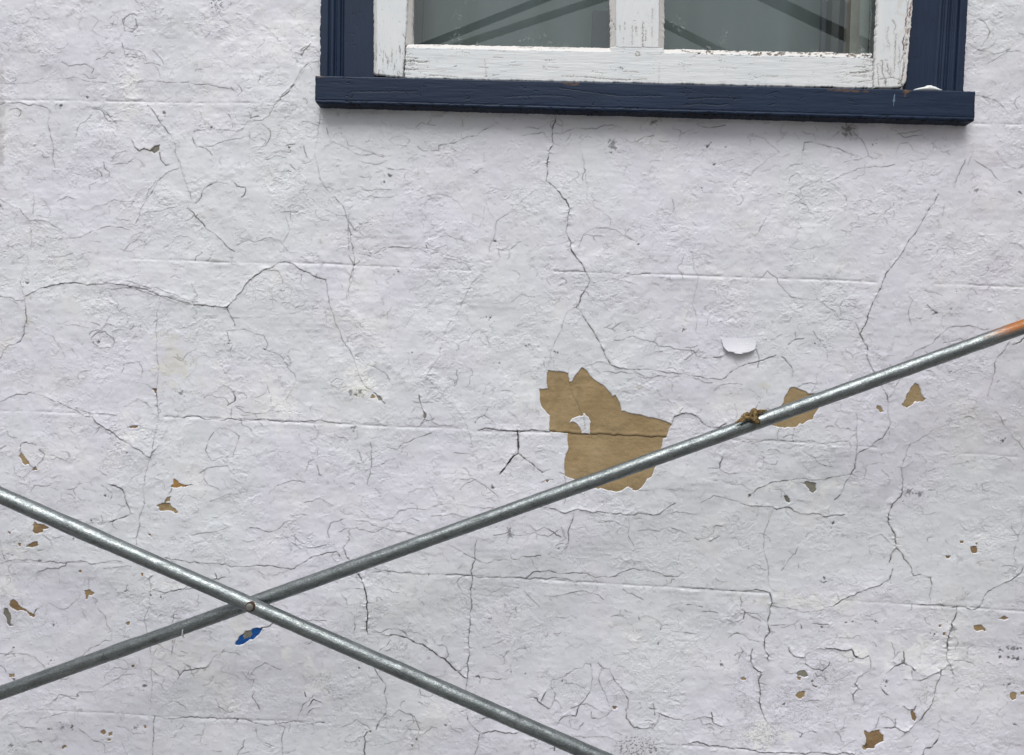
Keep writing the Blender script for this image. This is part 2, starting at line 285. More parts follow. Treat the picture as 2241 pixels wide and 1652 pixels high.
# ---------------------------------------------------------------- traced cracks, joints and bare patches
# Each tile of the wall has its own origin; values are strength then x,y pairs.
TRACE = {
(0,0): """
.6 0,685 190,695 315,712 332,730 330,880 345,1035 360,1100
.35 0,545 90,550 200,548 360,520 470,512 560,530 700,540
.55 850,575 870,550 930,543 985,527 1060,533 1130,540 1200,541 1270,550 1370,552 1430,570 1510,580 1560,610
.5 900,105 880,92 850,95 808,130 810,165 850,185 885,190
.4 725,120 745,98 775,115 770,155 725,155
.7 965,690 1030,765 1075,830 1125,905 1150,950 1165,1040 1185,1100 1205,1160 1235,1240 1255,1310
.8 1228,1365 1290,1430 1350,1500 1420,1545 1490,1620 1540,1652
.5 1175,1098 1100,1130 1030,1190 960,1300 920,1390 890,1470
.9 860,920 885,965 915,992 945,975 985,990 1020,960 1045,950
.9 1045,1000 1055,1050 1085,1085 1105,1080
.7 620,1110 660,1130 665,1155
.8 678,1065 690,1110 718,1130 715,1155
.45 735,1080 830,1075 890,1035 940,1080
.7 1285,1335 1320,1300 1335,1250 1380,1215 1430,1198 1500,1215
.7 1525,1190 1560,1225 1615,1230 1610,1280 1590,1295
.5 1270,860 1390,845 1450,850 1520,860 1590,855 1625,800 1700,795 1730,790 1770,760 1800,700 1845,640 1900,585 1940,530 1985,455 2040,420 2095,395
.55 1725,815 1775,860 1765,920 1740,960 1650,975
.35 1645,820 1635,950
.45 1265,910 1290,970 1400,960 1480,925 1610,900
.4 1985,455 1960,400 1925,380
.3 2105,730 2105,1170 2130,1230 2240,1260
.45 215,1265 225,1320 220,1400
.5 0,1310 60,1340 130,1370 200,1450 310,1455 380,1495 440,1545
.55 300,1555 400,1570 520,1560 600,1520 690,1490 760,1492 850,1508
.3 200,1460 205,1540 200,1652
.45 1075,1625 1130,1595 1170,1550 1230,1555 1280,1590
.45 895,1575 940,1520 950,1470
.45 810,1652 850,1600 900,1575
.4 475,1345 560,1385 640,1350 750,1310 930,1330 960,1300
.4 950,1400 1060,1385 1150,1360
.4 1555,1610 1640,1575 1700,1600
.7 1650,745 1645,780 1715,770
.4 1740,1040 1840,990 1900,1000
.35 60,140 110,160 180,155 200,120 260,125
.35 640,265 648,300
.5 1022,70 1020,110
.45 610,700 660,710 700,740 760,800 770,845
.4 820,380 850,355 920,370 955,390 950,360
.4 1000,330 1050,380 1075,420
.35 1950,410 1985,380 1975,330 2040,320
""",
(1,0): """
0.9 1410,760 1405,800 1385,910 1365,990 1350,1070 1355,1130 1342,1190 1380,1215 1430,1260 1475,1310 1498,1370 1485,1450 1480,1540 1515,1652
.55 640,960 740,940 830,895 890,890 940,850 1000,820
.5 500,960 540,990 640,990 640,955
.35 500,1010 440,1050
.5 1180,890 1250,880 1320,865 1370,915
.45 1210,840 1290,845 1400,790
.5 1400,875 1450,875 1530,840 1620,845 1720,825 1840,835
.5 1860,905 1900,940 1980,905 2050,890
.35 310,920 400,890 450,920 420,960 350,955 310,920
.35 0,870 50,960 130,980 200,1000 320,1025
.35 130,1060 230,1080 300,1055
.35 40,1245 200,1255 330,1250
.35 130,1320 190,1285 290,1300 370,1280
.35 520,1300 600,1275 720,1290 780,1350 820,1420
.28 1340,1215 1270,1250 1200,1300 1140,1370 1020,1450 1000,1560 970,1652
.25 940,1350 900,1500
.25 950,1330 1000,1430
.35 120,1480 180,1425 280,1420
.4 50,1460 90,1510 120,1470
.3 50,1470 50,1652
.35 1560,1620 1590,1540 1660,1500 1740,1495 1800,1510 1880,1560
.22 1620,1330 1690,1370 1760,1430 1765,1480
.2 1560,930 1580,1010 1600,1130 1610,1340
.3 1230,1652 1300,1600 1400,1605
.3 280,1640 350,1620 430,1625 640,1645
""",
(2,0): """
.7 1850,1050 1815,1130 1775,1230
.75 1675,1275 1650,1330 1600,1400 1560,1470 1520,1540 1480,1580 1445,1652
.65 790,990 800,935 850,930 920,950 1000,970 1080,1000 1130,1020
.45 1120,850 1160,900 1200,950 1220,1020 1150,1050 1060,1065
.4 480,890 540,910 590,960 635,1000 560,1040 520,1080 480,1110 450,1150 380,1130
.5 950,1195 1040,1150 1150,1105 1280,1095 1390,1080
.4 950,1195 1000,1220
.35 770,1240 850,1200 910,1170
.3 770,1240 790,1300 850,1345
.4 2060,1000 2100,1060 2160,1100 2210,1105 2241,1080
.45 1900,950 1900,1010 1870,1080
.4 700,1620 780,1640 900,1625 960,1600
.3 1090,1545 1110,1500 1170,1490
.4 1880,290 1950,330 2020,310 2060,260
.5 2000,420 2080,370 2130,340 2240,355
.4 1410,880 1480,870 1560,850
.35 1400,1010 1430,940 1480,935 1520,990 1580,1010
.55 100,815 140,830 210,830 280,820
.5 0,875 70,850
.5 990,900 1030,860 1080,830
.35 1720,1340 1700,1420
""",
(0,1): """
.85 175,290 260,245 330,225 400,208 500,205 620,212 740,212 830,222 920,240 1000,265 1100,295 1180,325 1260,348 1380,358 1490,365
.9 1490,365 1540,320 1580,270 1610,220 1680,155 1730,122 1790,105 1830,75 1880,68 1940,90 2000,130 2060,160 2140,185
.55 2140,185 2150,250 2160,330 2185,400 2200,470 2241,570
.5 1730,125 1830,128 1860,205
.5 1980,150 1972,210
.7 1490,365 1510,420 1530,450 1540,485
.5 1525,435 1570,435
.75 0,293 70,300 110,322 160,325
.8 165,310 172,380 178,430 165,480 158,540 130,590 50,620 20,660 0,700
.5 175,30 188,90 150,130 138,200 160,290
.55 645,310 660,270 700,240 860,235 950,265 1050,290 1150,335 1260,350
.5 830,190 950,230 1100,270 1200,310 1300,330
.6 600,570 640,530 690,525 750,585 740,630 650,635 605,600 600,570
.45 800,790 810,740 860,730 910,722 935,770 930,820
.4 1050,300 1030,400 1030,640 1040,800 1025,890 1030,1000
.55 1030,1000 1040,1070 1020,1200 1000,1320 975,1390 955,1450 940,1540 945,1652
.8 1000,900 1025,900 1030,960
.65 0,985 60,955 130,935 200,925 280,945 360,985 440,1020 550,1075 560,1085
.6 500,1025 560,1050 620,1065 700,1065 760,1080
.85 560,1080 610,1085 640,1125 700,1165 750,1195 800,1235 860,1270 930,1310 985,1350 1010,1310 1025,1295
.5 815,1020 880,985 900,965 950,990 990,1025
.75 1080,1080 1120,1075 1165,1085 1300,1080 1420,1100 1520,1095 1680,1105 1820,1112 1920,1115 2050,1110 2090,1105 2160,1120 2241,1130
.4 1520,1095 1520,1030
.4 1240,815 1280,780 1290,705 1380,690
.4 1130,690 1220,720
.45 1480,520 1560,515 1610,510 1680,540 1730,550 1755,600 1745,640 1780,660 1850,690 1885,740 1890,770 1930,800 1940,840 1930,880 1900,930 1860,980
.6 1490,530 1500,595
.8 1525,615 1510,670
1.1 1530,930 1540,980
.6 1540,980 1510,1000 1490,1010
.5 1340,960 1380,940 1470,960 1500,1000
.5 1550,1025 1600,1050 1660,1065 1740,1060
.4 1755,890 1780,940 1780,1000
.55 1365,1240 1440,1158 1520,1175 1570,1210 1545,1290 1530,1350 1480,1350 1390,1375 1350,1300 1365,1240
.5 1310,1455 1360,1420 1490,1405 1545,1460
.4 1340,1490 1370,1530 1440,1560
.45 2060,1140 2090,1180 2080,1220 2030,1240 2090,1290 2085,1360
.6 2080,1400 2095,1465 2110,1468
.55 1820,1535 1880,1515 1940,1505 2000,1515
.85 135,1310 140,1265 175,1250 240,1268
.8 260,1300 295,1330 250,1400
.6 200,1400 235,1420
.6 90,1390 95,1460 160,1480 200,1440
1.1 735,1530 790,1550 820,1600 828,1652
.5 200,1580 230,1535 340,1532
.45 1380,1640 1500,1595 1580,1590
.6 1110,1590 1130,1550
.35 300,540 350,560 380,610 430,690
.35 690,480 720,420 770,405
.35 420,480 500,480 580,500
.4 600,465 660,485
.45 460,575 500,575 540,610
.4 350,40 420,30 480,10
.5 1280,60 1290,30 1330,5
.5 1940,370 1990,355 2015,320
""",
(1,1): """
.45 1400,128 1540,127 1600,135
.5 1680,140 1760,132 1880,148 2030,143
.9 1515,0 1560,60 1600,130 1632,188 1580,280 1540,365 1570,390 1610,460 1670,550 1710,630 1740,700 1780,750
.85 1780,750 1860,768 1960,775 2060,780 2130,798 2241,802
.5 1600,760 1650,740 1770,745
.55 1720,790 1800,800 1830,788 1950,800 2010,830 2040,830 2120,820 2241,822
.4 1540,365 1480,400 1450,480 1400,600 1370,695
.28 1265,690 1370,695 1460,710 1510,745 1600,735
.4 1330,715 1335,755 1355,778
.4 1490,800 1490,770 1510,745
.55 1790,580 1840,583 1910,553 1980,580 2050,595 2080,620 2150,620 2241,645
.6 50,20 80,90 75,190 45,260 38,330
.4 80,90 120,60
.7 0,570 50,640 85,705 110,790 140,860 210,920 265,975 290,1000
.5 85,705 130,700 170,740 250,775 300,810 320,840
.35 940,130 830,260 700,480 650,680 560,820
.35 560,830 640,920 760,1040 830,1150 860,1280
.35 830,590 870,530 910,508 950,550 970,600 970,630
.4 630,0 680,40 740,50 820,80 850,120
.9 510,940 520,990 540,1050 550,1090 520,1135
.45 480,985 640,985
.35 0,1110 150,1130 380,1130 720,1140 770,1160
.55 880,1125 890,1100 940,1075 1000,1120
.4 940,1075 960,1030
1.0 900,1175 1000,1165 1045,1170 1120,1175 1220,1178 1290,1175 1365,1183 1450,1190
1.5 1157,1180 1162,1250 1160,1325
1.35 1160,1325 1110,1365 1080,1410 1040,1460
1.05 1165,1325 1220,1370 1270,1410 1320,1450
.4 1320,1450 1370,1430
.5 1310,1520 1345,1500 1390,1495
.55 300,1285 370,1295 440,1250 520,1215 590,1190
.5 740,1320 830,1325 890,1330
.55 190,1250 200,1400 190,1460 170,1530
.4 200,1415 260,1400 350,1360
.55 780,1560 820,1520 880,1492 940,1530 990,1570 1030,1605
.3 440,1580 500,1555 600,1545 630,1600
.4 1090,1620 1170,1580 1270,1565
1.0 2170,1130 2175,1100 2190,1080 2241,1062
.35 2070,905 2100,950 2170,1000
.4 1465,1475 1465,1652
.4 2241,1160 2180,1165
.35 1650,210 1690,195 1790,178 1940,220
""",
(2,1): """
.85 1440,0 1410,50 1360,110 1330,150 1310,200 1285,265 1250,330 1220,400 1200,480 1165,540 1195,600 1220,650 1215,700 1240,750 1258,785
.8 1305,880 1330,920 1350,980 1350,1050 1365,1120 1340,1180 1310,1225 1250,1260 1190,1300 1140,1330 1130,1420 1105,1460 1060,1540 1000,1630
.5 520,170 555,125 620,175 650,230 720,300 840,315 920,335 1000,390 1030,440 1130,460 1165,540
.55 1040,410 1030,360 1060,315 1110,315 1145,330
.55 0,645 70,650 90,685 160,700 240,690 290,670
.6 480,640 500,690 495,760
.8 0,800 90,818 170,835 255,838 330,780 410,740 530,712 610,680
.5 0,825 100,835 190,860
.7 650,690 700,740 725,780 720,820
.7 695,610 740,575 795,570
.5 740,530 745,570
.4 205,915 250,875 310,865 390,875
.55 750,895 790,870 840,860 890,870 915,865
.5 885,800 880,865 845,920
.8 735,1155 722,1200 728,1248
.5 640,1145 625,1240
.9 0,1060 50,1060 110,1095 150,1140 185,1155 245,1150 280,1130
.5 340,1240 500,1250 620,1240 760,1255 960,1252 1060,1245
.5 1150,1095 1140,1180 1135,1330
.8 1085,1160 1105,1178 1135,1180
.5 1020,1095 1000,1130 1030,1160 1100,1165
.4 1140,1060 1150,1095 1200,1115
.55 1500,690 1560,640 1640,600 1700,535 1730,510 1800,490 1880,485 1940,500 1980,515 2010,510
.9 2241,560 2210,595 2165,610
.65 2140,590 2110,650 2055,710 2050,800 2030,870 2005,950
.8 1600,350 1640,385 1665,405
.9 262,1345 240,1420 290,1455 345,1455
.5 170,1420 240,1422
.65 790,1310 870,1355 890,1385 980,1410
.5 870,1350 915,1335
.8 440,1600 500,1550 600,1510 700,1500 870,1500 1000,1480 1105,1460
.6 1110,1460 1150,1485 1240,1505
.4 200,1500 330,1530 440,1565
.45 1430,830 1400,880 1350,960
.6 1500,1260 1470,1330 1450,1370 1435,1420
.95 1435,1420 1448,1540 1430,1610 1380,1652
.4 2050,1050 2110,1140 2160,1200 2210,1250 2241,1300
.35 1500,1265 1560,1230 1630,1180 1740,1110 1830,1065
.5 2050,1365 2110,1350 2150,1370
.4 1990,1515 1965,1530 1970,1560 2010,1575
.45 480,1445 525,1420 535,1350
.5 120,1650 200,1600 290,1620 380,1650
.22 60,0 70,120 100,170 80,260 65,350 90,430 85,520
.35 1480,290 1510,320 1490,350 1480,390 1500,480
.5 340,1000 355,1050 350,1090
""",
(0,2): """
.65 0,395 100,365 330,378 520,378 700,385 800,380
.8 1090,355 1160,370 1240,390 1310,390 1450,400 1580,415 1730,412 1850,425 1930,430 1980,395 2050,350 2130,330 2215,320 2230,350
.65 240,460 310,425 380,430 430,410 440,390
.55 680,425 760,420 860,415
.5 0,240 10,310 30,370
1.0 830,0 850,45 855,70 800,95 725,120
.65 950,0 920,70 915,150 890,230 895,270
.5 0,985 100,985 180,990 230,1010 280,1060 300,1085
.65 490,1020 560,985 620,940 690,900 735,895 735,850 700,800 690,740 640,690
.55 310,655 400,695 440,690 470,660 520,625 525,600
.45 580,500 580,560
.6 610,615 640,640 625,660
.9 245,690 225,725
1.0 1415,460 1425,490 1405,498
.6 1430,500 1480,485
.9 980,490 1000,475
.65 940,480 980,500 990,540 985,580 985,610
.9 1000,565 1060,580 1120,575 1190,562
.5 1220,565 1310,560
.5 1170,680 1140,720 1130,780
.9 1720,815 1770,805 1795,785
.65 1130,900 1125,990
1.0 1110,1070 1165,1100 1180,1130 1205,1100 1255,1095 1340,1080
.45 1180,1130 1130,1200
.6 1220,1060 1255,1090
.55 1590,1100 1625,1150 1665,1160 1650,1220
.75 1670,1235 1655,1270 1690,1320 1715,1370
.9 2000,1240 2010,1270
.65 2060,1260 1990,1320 1970,1370 1955,1430
.9 2030,1325 2060,1285 2105,1305
.75 2060,1345 2015,1390
.65 2130,1210 2170,1255 2241,1260
.8 1010,1395 1230,1408 1490,1412 1570,1415 1950,1435 2130,1440
.65 1015,1400 1010,1500 1000,1652
.28 980,560 990,1000 985,1350
.55 240,1445 265,1410 330,1400 440,1370
.45 60,1450 110,1440 140,1465 240,1475
.65 520,1480 600,1550 680,1580 690,1640
.65 1430,1310 1440,1340 1500,1375 1530,1365
.55 1800,1430 1830,1460 1870,1475 1850,1580 1855,1652
.8 1610,1550 1595,1600 1560,1652
.35 300,1210 400,1280 500,1270 520,1240 600,1240 700,1190 800,1130 880,1120
.4 1340,1100 1400,1010 1480,970 1560,980 1580,1000
.45 1260,210 1410,185 1490,160
.65 1640,160 1700,165 1760,190 1840,160 1900,115
.55 1840,235 1920,215 2000,270 2020,295 2100,285 2160,260
.55 2241,105 2170,130 2150,180 2160,230
.65 1930,80 1975,70 2020,80
.6 280,210 330,240 340,270
.5 330,220 400,220
.5 140,320 190,310
.5 230,320 290,305
.5 1850,760 2060,765 2140,770
.5 1570,1640 1640,1630
.6 1740,1575 1790,1595
.6 1680,1480 1690,1530
""",
(1,2): """
.8 50,170 50,240 10,290 40,360 60,375
.5 100,115 240,150 320,175 420,185 500,205
.45 130,50 190,100 280,110 340,95 380,50 430,35 560,40 650,10 740,0
.5 740,0 830,20 900,30 1000,30
.9 1310,25 1390,35 1470,65 1530,42 1600,45 1700,55 1800,70 1900,80 2000,72 2080,72 2110,50 2170,10 2190,0
.7 1530,45 1520,100 1490,180 1490,270 1470,300
.5 1490,265 1410,275
.55 590,80 650,80 770,75 840,90
.5 765,70 765,30
.8 1270,180 1330,155 1390,185 1440,220
.8 1235,145 1275,180 1285,230
.55 1000,205 1090,190 1180,210 1270,190
.45 1890,80 1885,220 1920,275
.55 1730,120 1800,120 1880,160
.55 1950,180 2020,175 2090,185 2150,155 2241,185
.55 700,270 780,310 850,350 900,375 960,390 1000,370 1060,370 1120,380
.8 1110,340 1120,365 1170,365 1190,345 1310,340
.85 890,240 880,370 850,440 848,560 855,640 845,760 835,900 838,960 825,1050 828,1140 815,1230
.7 200,455 560,465 700,468 850,475 1000,485 1200,492 1350,500 1600,515
.8 1210,490 1260,450 1370,445 1440,465 1530,455 1610,460 1670,490 1750,490 1850,450 1920,430 2030,445 2140,480 2241,460
1.2 110,465 140,520 160,580 170,650 172,730 165,830 175,860
.8 215,835 250,850 320,870
1.4 320,870 390,878 420,885 470,910
1.2 470,910 530,925 580,960 640,1005 700,1045 750,1100 815,1145
.8 250,850 310,830 370,830 420,855 430,880
.65 450,785 435,830
.65 530,890 565,915
.5 770,1105 825,1070
.5 780,1130 755,1155
.5 320,900 250,970
.5 830,695 880,700
.85 820,1350 830,1420 870,1470 920,1515 970,1500 1010,1490 1060,1500 1150,1505
.65 910,1515 895,1600 870,1652
.75 215,1080 240,1130 290,1190 280,1250 300,1310 290,1380 240,1450 230,1480
.5 510,1220 520,1260 560,1275 600,1260
.55 230,1475 250,1435 330,1400 375,1355 420,1380 480,1400 515,1480 490,1560 510,1620
1.0 170,1500 150,1530 155,1652
1.1 1240,1275 1285,1280 1290,1300 1330,1330 1365,1350
1.0 1340,1240 1315,1290
.55 1365,1350 1400,1290 1405,1250 1375,1190 1380,1160 1430,1150
.65 1430,1150 1500,1110 1530,1085 1590,1080 1600,1050 1635,1055 1645,1130 1640,1210 1610,1270 1560,1330 1545,1380
.9 1430,1430 1460,1395 1500,1390 1540,1395 1550,1350
.65 1500,1400 1505,1475 1550,1490 1590,1440
.8 1685,1050 1715,1080 1760,1085 1800,1170 1850,1230 1885,1290 1880,1350
.65 1710,1085 1690,1150 1710,1210 1740,1270 1760,1330
.8 1640,1370 1645,1410 1700,1415 1740,1395 1790,1345
.9 1870,1350 1870,1410 1920,1470 1960,1478
.6 1960,1478 2050,1470 2080,1430 2090,1380
1.1 2090,1380 2140,1400 2180,1418 2241,1425
.7 2045,1315 2058,1390
.7 2025,1345 2065,1350
.6 1520,1530 1620,1535 1740,1530 1840,1565
.55 1840,1565 1835,1652
.55 2030,1580 2241,1585
.65 1330,610 1430,605 1520,585 1600,575 1680,600 1720,630
.5 1200,580 1260,640 1300,675
.5 980,590 1060,550 1110,545 1165,555
.55 1850,565 1920,600 1985,635
.7 1970,745 2010,738 2060,760 2105,805 2095,830
.6 2105,805 2140,800
.5 1770,745 1850,738
.5 1860,700 1905,715
.4 930,950 990,930 1060,900
.65 0,600 30,630 35,665
.5 0,580 60,560 130,560
.65 90,760 85,830
.8 905,1410 950,1408 980,1405
.8 1370,1610 1400,1605
""",
(2,2): """
.85 380,0 450,15 560,20 620,40 690,25 770,70 850,65 930,90 1000,78 1060,75
.4 600,30 570,90 530,200 530,300 560,430 575,560
1.05 1380,0 1355,60 1350,120 1380,180 1395,240 1400,290 1370,340 1358,390
.9 1380,430 1358,500 1280,540 1190,570 1100,605 1040,635 990,670
.5 990,670 850,710 780,715 700,690 590,670
.8 1400,290 1440,330 1470,380 1500,420 1515,475
.65 1515,475 1560,465 1630,485 1635,540 1620,600 1622,660
.7 80,225 100,240 160,230 200,190 210,150 260,150
.9 170,250 240,215
.75 2241,400 2220,450 2150,500 2060,545 2000,580 1970,620 1945,680
.35 2241,115 2200,200 2175,300 2175,400
.8 0,552 140,557 240,568 400,578 570,585
.85 1565,665 1620,665 1700,668 1850,680 1945,685
1.0 570,590 583,650 570,730 570,840 540,890 540,960 565,1000 560,1030
.8 380,610 380,690 410,715 400,760 340,785 300,795
.6 410,718 490,725
.9 305,885 360,853 410,870 440,900 500,910
1.0 460,960 450,1010 465,1080 515,1110 500,1170 510,1260 515,1350 550,1430
.7 345,1000 400,970 370,1020
.55 575,800 640,797 670,797
.95 700,940 700,970 740,1005 790,1010 830,980
1.0 805,1000 805,1050 850,1085 920,1100 960,1060 965,1040
1.1 940,955 1010,955 1090,960 1110,960 1125,1000 1180,1020 1220,1000
.9 1220,1000 1235,1050 1225,1100 1150,1140 1130,1180 1150,1210 1115,1250 1120,1290
.5 1085,1110 1110,1100 1130,1120
.5 1235,1085 1270,1095
1.0 1365,1090 1400,1065 1450,1050 1500,1070 1525,1100
.9 1450,975 1455,1050
.6 1380,1040 1400,1055
1.0 1505,1100 1515,1160 1570,1165 1620,1130 1690,1100 1740,1065
.6 1450,1160 1515,1160
1.0 1800,680 1790,750 1765,820 1740,900 1735,1000 1740,1040
.95 1700,1090 1680,1160 1650,1250 1635,1310 1590,1370 1550,1430 1490,1470 1450,1510
.9 1745,1040 1760,1075 1775,1120
.9 1305,1215 1345,1255
.9 1450,1330 1480,1355 1520,1355 1530,1330
.95 1315,1470 1390,1465 1450,1495 1500,1470
.7 1395,1415 1393,1465
.6 1640,1480 1685,1500 1670,1550
1.1 1670,1550 1635,1600 1580,1610 1570,1652
.9 1790,1030 1850,1035 1915,1060
.55 2005,1045 2060,1070
.55 1870,1005 1880,950 1910,935
.55 1780,870 1810,920 1790,960
1.0 0,1590 100,1565 150,1585 280,1600 400,1612 540,1640 700,1635 800,1645 1130,1640
.9 770,790 780,820
.7 850,790 910,795 960,795
.5 1130,755 1170,770 1270,770
.6 1370,815 1435,818
.55 1590,755 1600,780 1625,800
.7 30,665 80,668 130,680
.7 130,712 230,720
.65 10,848 110,850
.9 190,1375 200,1440 250,1462
.6 0,1400 40,1385
.5 30,1430 110,1410 190,1410
.5 110,1410 130,1455 200,1455
.65 770,1535 800,1500 870,1495
.6 710,1480 790,1510
.45 200,1510 230,1545 330,1560 350,1550
.45 320,1460 315,1540
.55 650,440 690,380 740,330 760,285
.5 1030,1610 1060,1590 1130,1550
.6 640,1080 690,1105
.7 870,1110 880,1135 930,1140 940,1160
.8 820,1300 880,1290 890,1292
""",
}
# further fine traces, in half reference units
TRACE_B = """
.5 540,100 545,80 570,60 600,65
.5 540,100 545,135 580,140 600,120 595,85
.55 535,190 545,240 600,240 640,265
.4 550,215 600,220 625,235
.55 560,250 620,245 635,280 660,275 700,285
.45 640,270 690,300 700,330
.45 500,90 490,110 530,110 535,85
.45 400,70 430,90 400,130 440,160 470,170
.55 240,210 280,215 300,190
.45 420,180 435,200
.45 0,330 40,360 70,350 60,320 30,310
.45 270,270 300,290 370,280 410,300 400,320
.4 180,290 215,285
.4 330,320 370,325 390,345 420,340
.55 1290,230 1320,240 1330,220 1360,190
.65 1390,270 1320,300 1290,360 1230,430 1220,450
.5 1290,230 1300,270 1330,280
.5 1330,310 1310,340 1270,390
.4 1140,330 1130,360
.55 1040,370 1060,400 1040,420
.45 1010,380 1030,410
.75 1090,490 1100,520 1130,510
.45 1000,500 1020,560
.45 400,470 440,480 460,500 490,510
.5 450,490 470,530 500,530 515,560
.4 480,540 540,530
.3 330,600 350,540 400,500
.45 490,690 510,670 550,660
.4 480,710 500,690
.45 840,600 860,640 900,650 930,680
.5 1250,640 1290,630
.55 1330,640 1345,690
.5 1240,750 1290,760 1310,740
.5 1270,720 1300,750
.45 1170,700 1210,680 1250,690
.4 250,880 290,860 330,870
.5 640,860 650,830 680,790
.45 1430,560 1450,620 1500,640 1600,680 1680,690
.45 1700,740 1760,740 1800,750
.5 1400,780 1440,840 1500,900 1520,960 1550,1000
.55 1530,940 1545,1100 1550,1160 1520,1320
.5 1570,1110 1620,1120
.45 1640,1110 1730,1080 1840,1090 1950,1110 2050,1150
.45 2240,1320 2280,1290 2340,1300
.4 1250,950 1270,1010 1240,1060
.45 1120,1060 1180,1040 1230,1060 1260,1100
.4 3560,1450 3600,1500 3620,1580
.5 4300,420 4360,440 4400,480
.45 4240,60 4300,90 4330,140 4300,200
.45 4280,220 4350,240 4420,215
.45 4260,700 4330,740 4390,800 4440,790
.4 3900,560 3960,600 4040,590
.45 4130,1500 4200,1480 4260,1520
.45 3800,2360 3860,2340 3900,2380
.4 2900,2260 2960,2240 3050,2250
.45 2330,2330 2400,2350 2440,2320
.45 1180,2380 1240,2350 1300,2390
.45 1480,2330 1560,2310 1640,2330 1700,2300
.5 1330,2200 1400,2180 1450,2210
.5 220,3080 260,3040 330,3060
.5 700,3100 760,3070 820,3110
.45 1100,2950 1160,2900 1230,2930
.5 1500,3180 1560,3150 1620,3190
.5 2500,3100 2570,3080 2640,3120
.5 3180,2700 3260,2680 3330,2720
"""
def parse_b(): return [(l.split()[0], [tuple(float(v)/2 for v in q.split(',')) for q in l.split()[1:]]) for l in TRACE_B.strip().split('\n')]
# block joints: broad shallow grooves with a soft ridge of paint below
JOINTS = {
(0,0): ".4 330,720 345,1250\n1 0,655 450,660 960,665 1700,680", (2,0): "1 1900,812 2241,818",
(0,1): ".5 1040,300 1030,900 1010,1650\n1 860,45 1280,60 1450,70 2000,75 2241,82\n.8 0,1045 300,1050 760,1075\n1 1080,1085 1300,1085 1520,1100 2241,1132",
(1,1): ".7 0,85 850,125\n1 1400,128 1640,137 2030,147 2241,152\n.8 0,1130 770,1160\n1.2 900,1178 1365,1186",
(2,1): "1 0,155 700,178 1270,200\n.8 1650,212 2241,233\n.9 330,1235 760,1248 1270,1285\n.6 1780,1325 2241,1350",
(0,2): ".5 990,540 995,1380 1005,1650\n.5 1550,980 1550,1400\n.5 0,385 800,395\n.8 200,1350 700,1375 1010,1397\n1 1010,1398 1570,1418 2130,1442",
(1,2): ".5 848,490 835,1100\n.8 0,440 560,468\n1.4 700,470 1200,494 1600,517 1900,537 2241,554\n.6 110,1455 540,1495",
(2,2): ".5 1735,690 1730,1050\n.5 575,600 545,1000\n1.3 0,556 400,580 570,588\n1 1060,637 1500,664 1945,688 2241,707\n.8 0,1590 400,1615 800,1648",
}
# ghost ridges where old filler was smeared over cracks (raised, rounded)
RIDGES = {
(0,0): "1 790,560 900,690 1030,800 1150,930\n.7 1250,1230 1400,1200 1560,1120\n.6 0,1300 130,1400 300,1500",
(0,1): "1 500,185 830,200 1000,245 1150,300 1290,345\n.6 330,190 430,90 560,20\n.5 1000,330 1010,700 1010,1000\n.5 900,1400 1060,1100",
(1,1): "1 960,60 870,240 720,480 650,680 560,810\n1 570,840 700,970 800,1090 870,1270\n1 0,350 150,480 250,620 330,760 430,860\n.6 330,900 220,1100 180,1300",
(1,0): ".7 0,1200 40,1400 60,1600", (2,0): ".5 1650,1280 1720,1180 1800,1100",
(2,1): ".6 1640,1180 1820,1070 1950,960\n.6 2000,1000 2100,1140 2241,1290",
(2,2): ".8 600,640 900,620 1100,600",
}
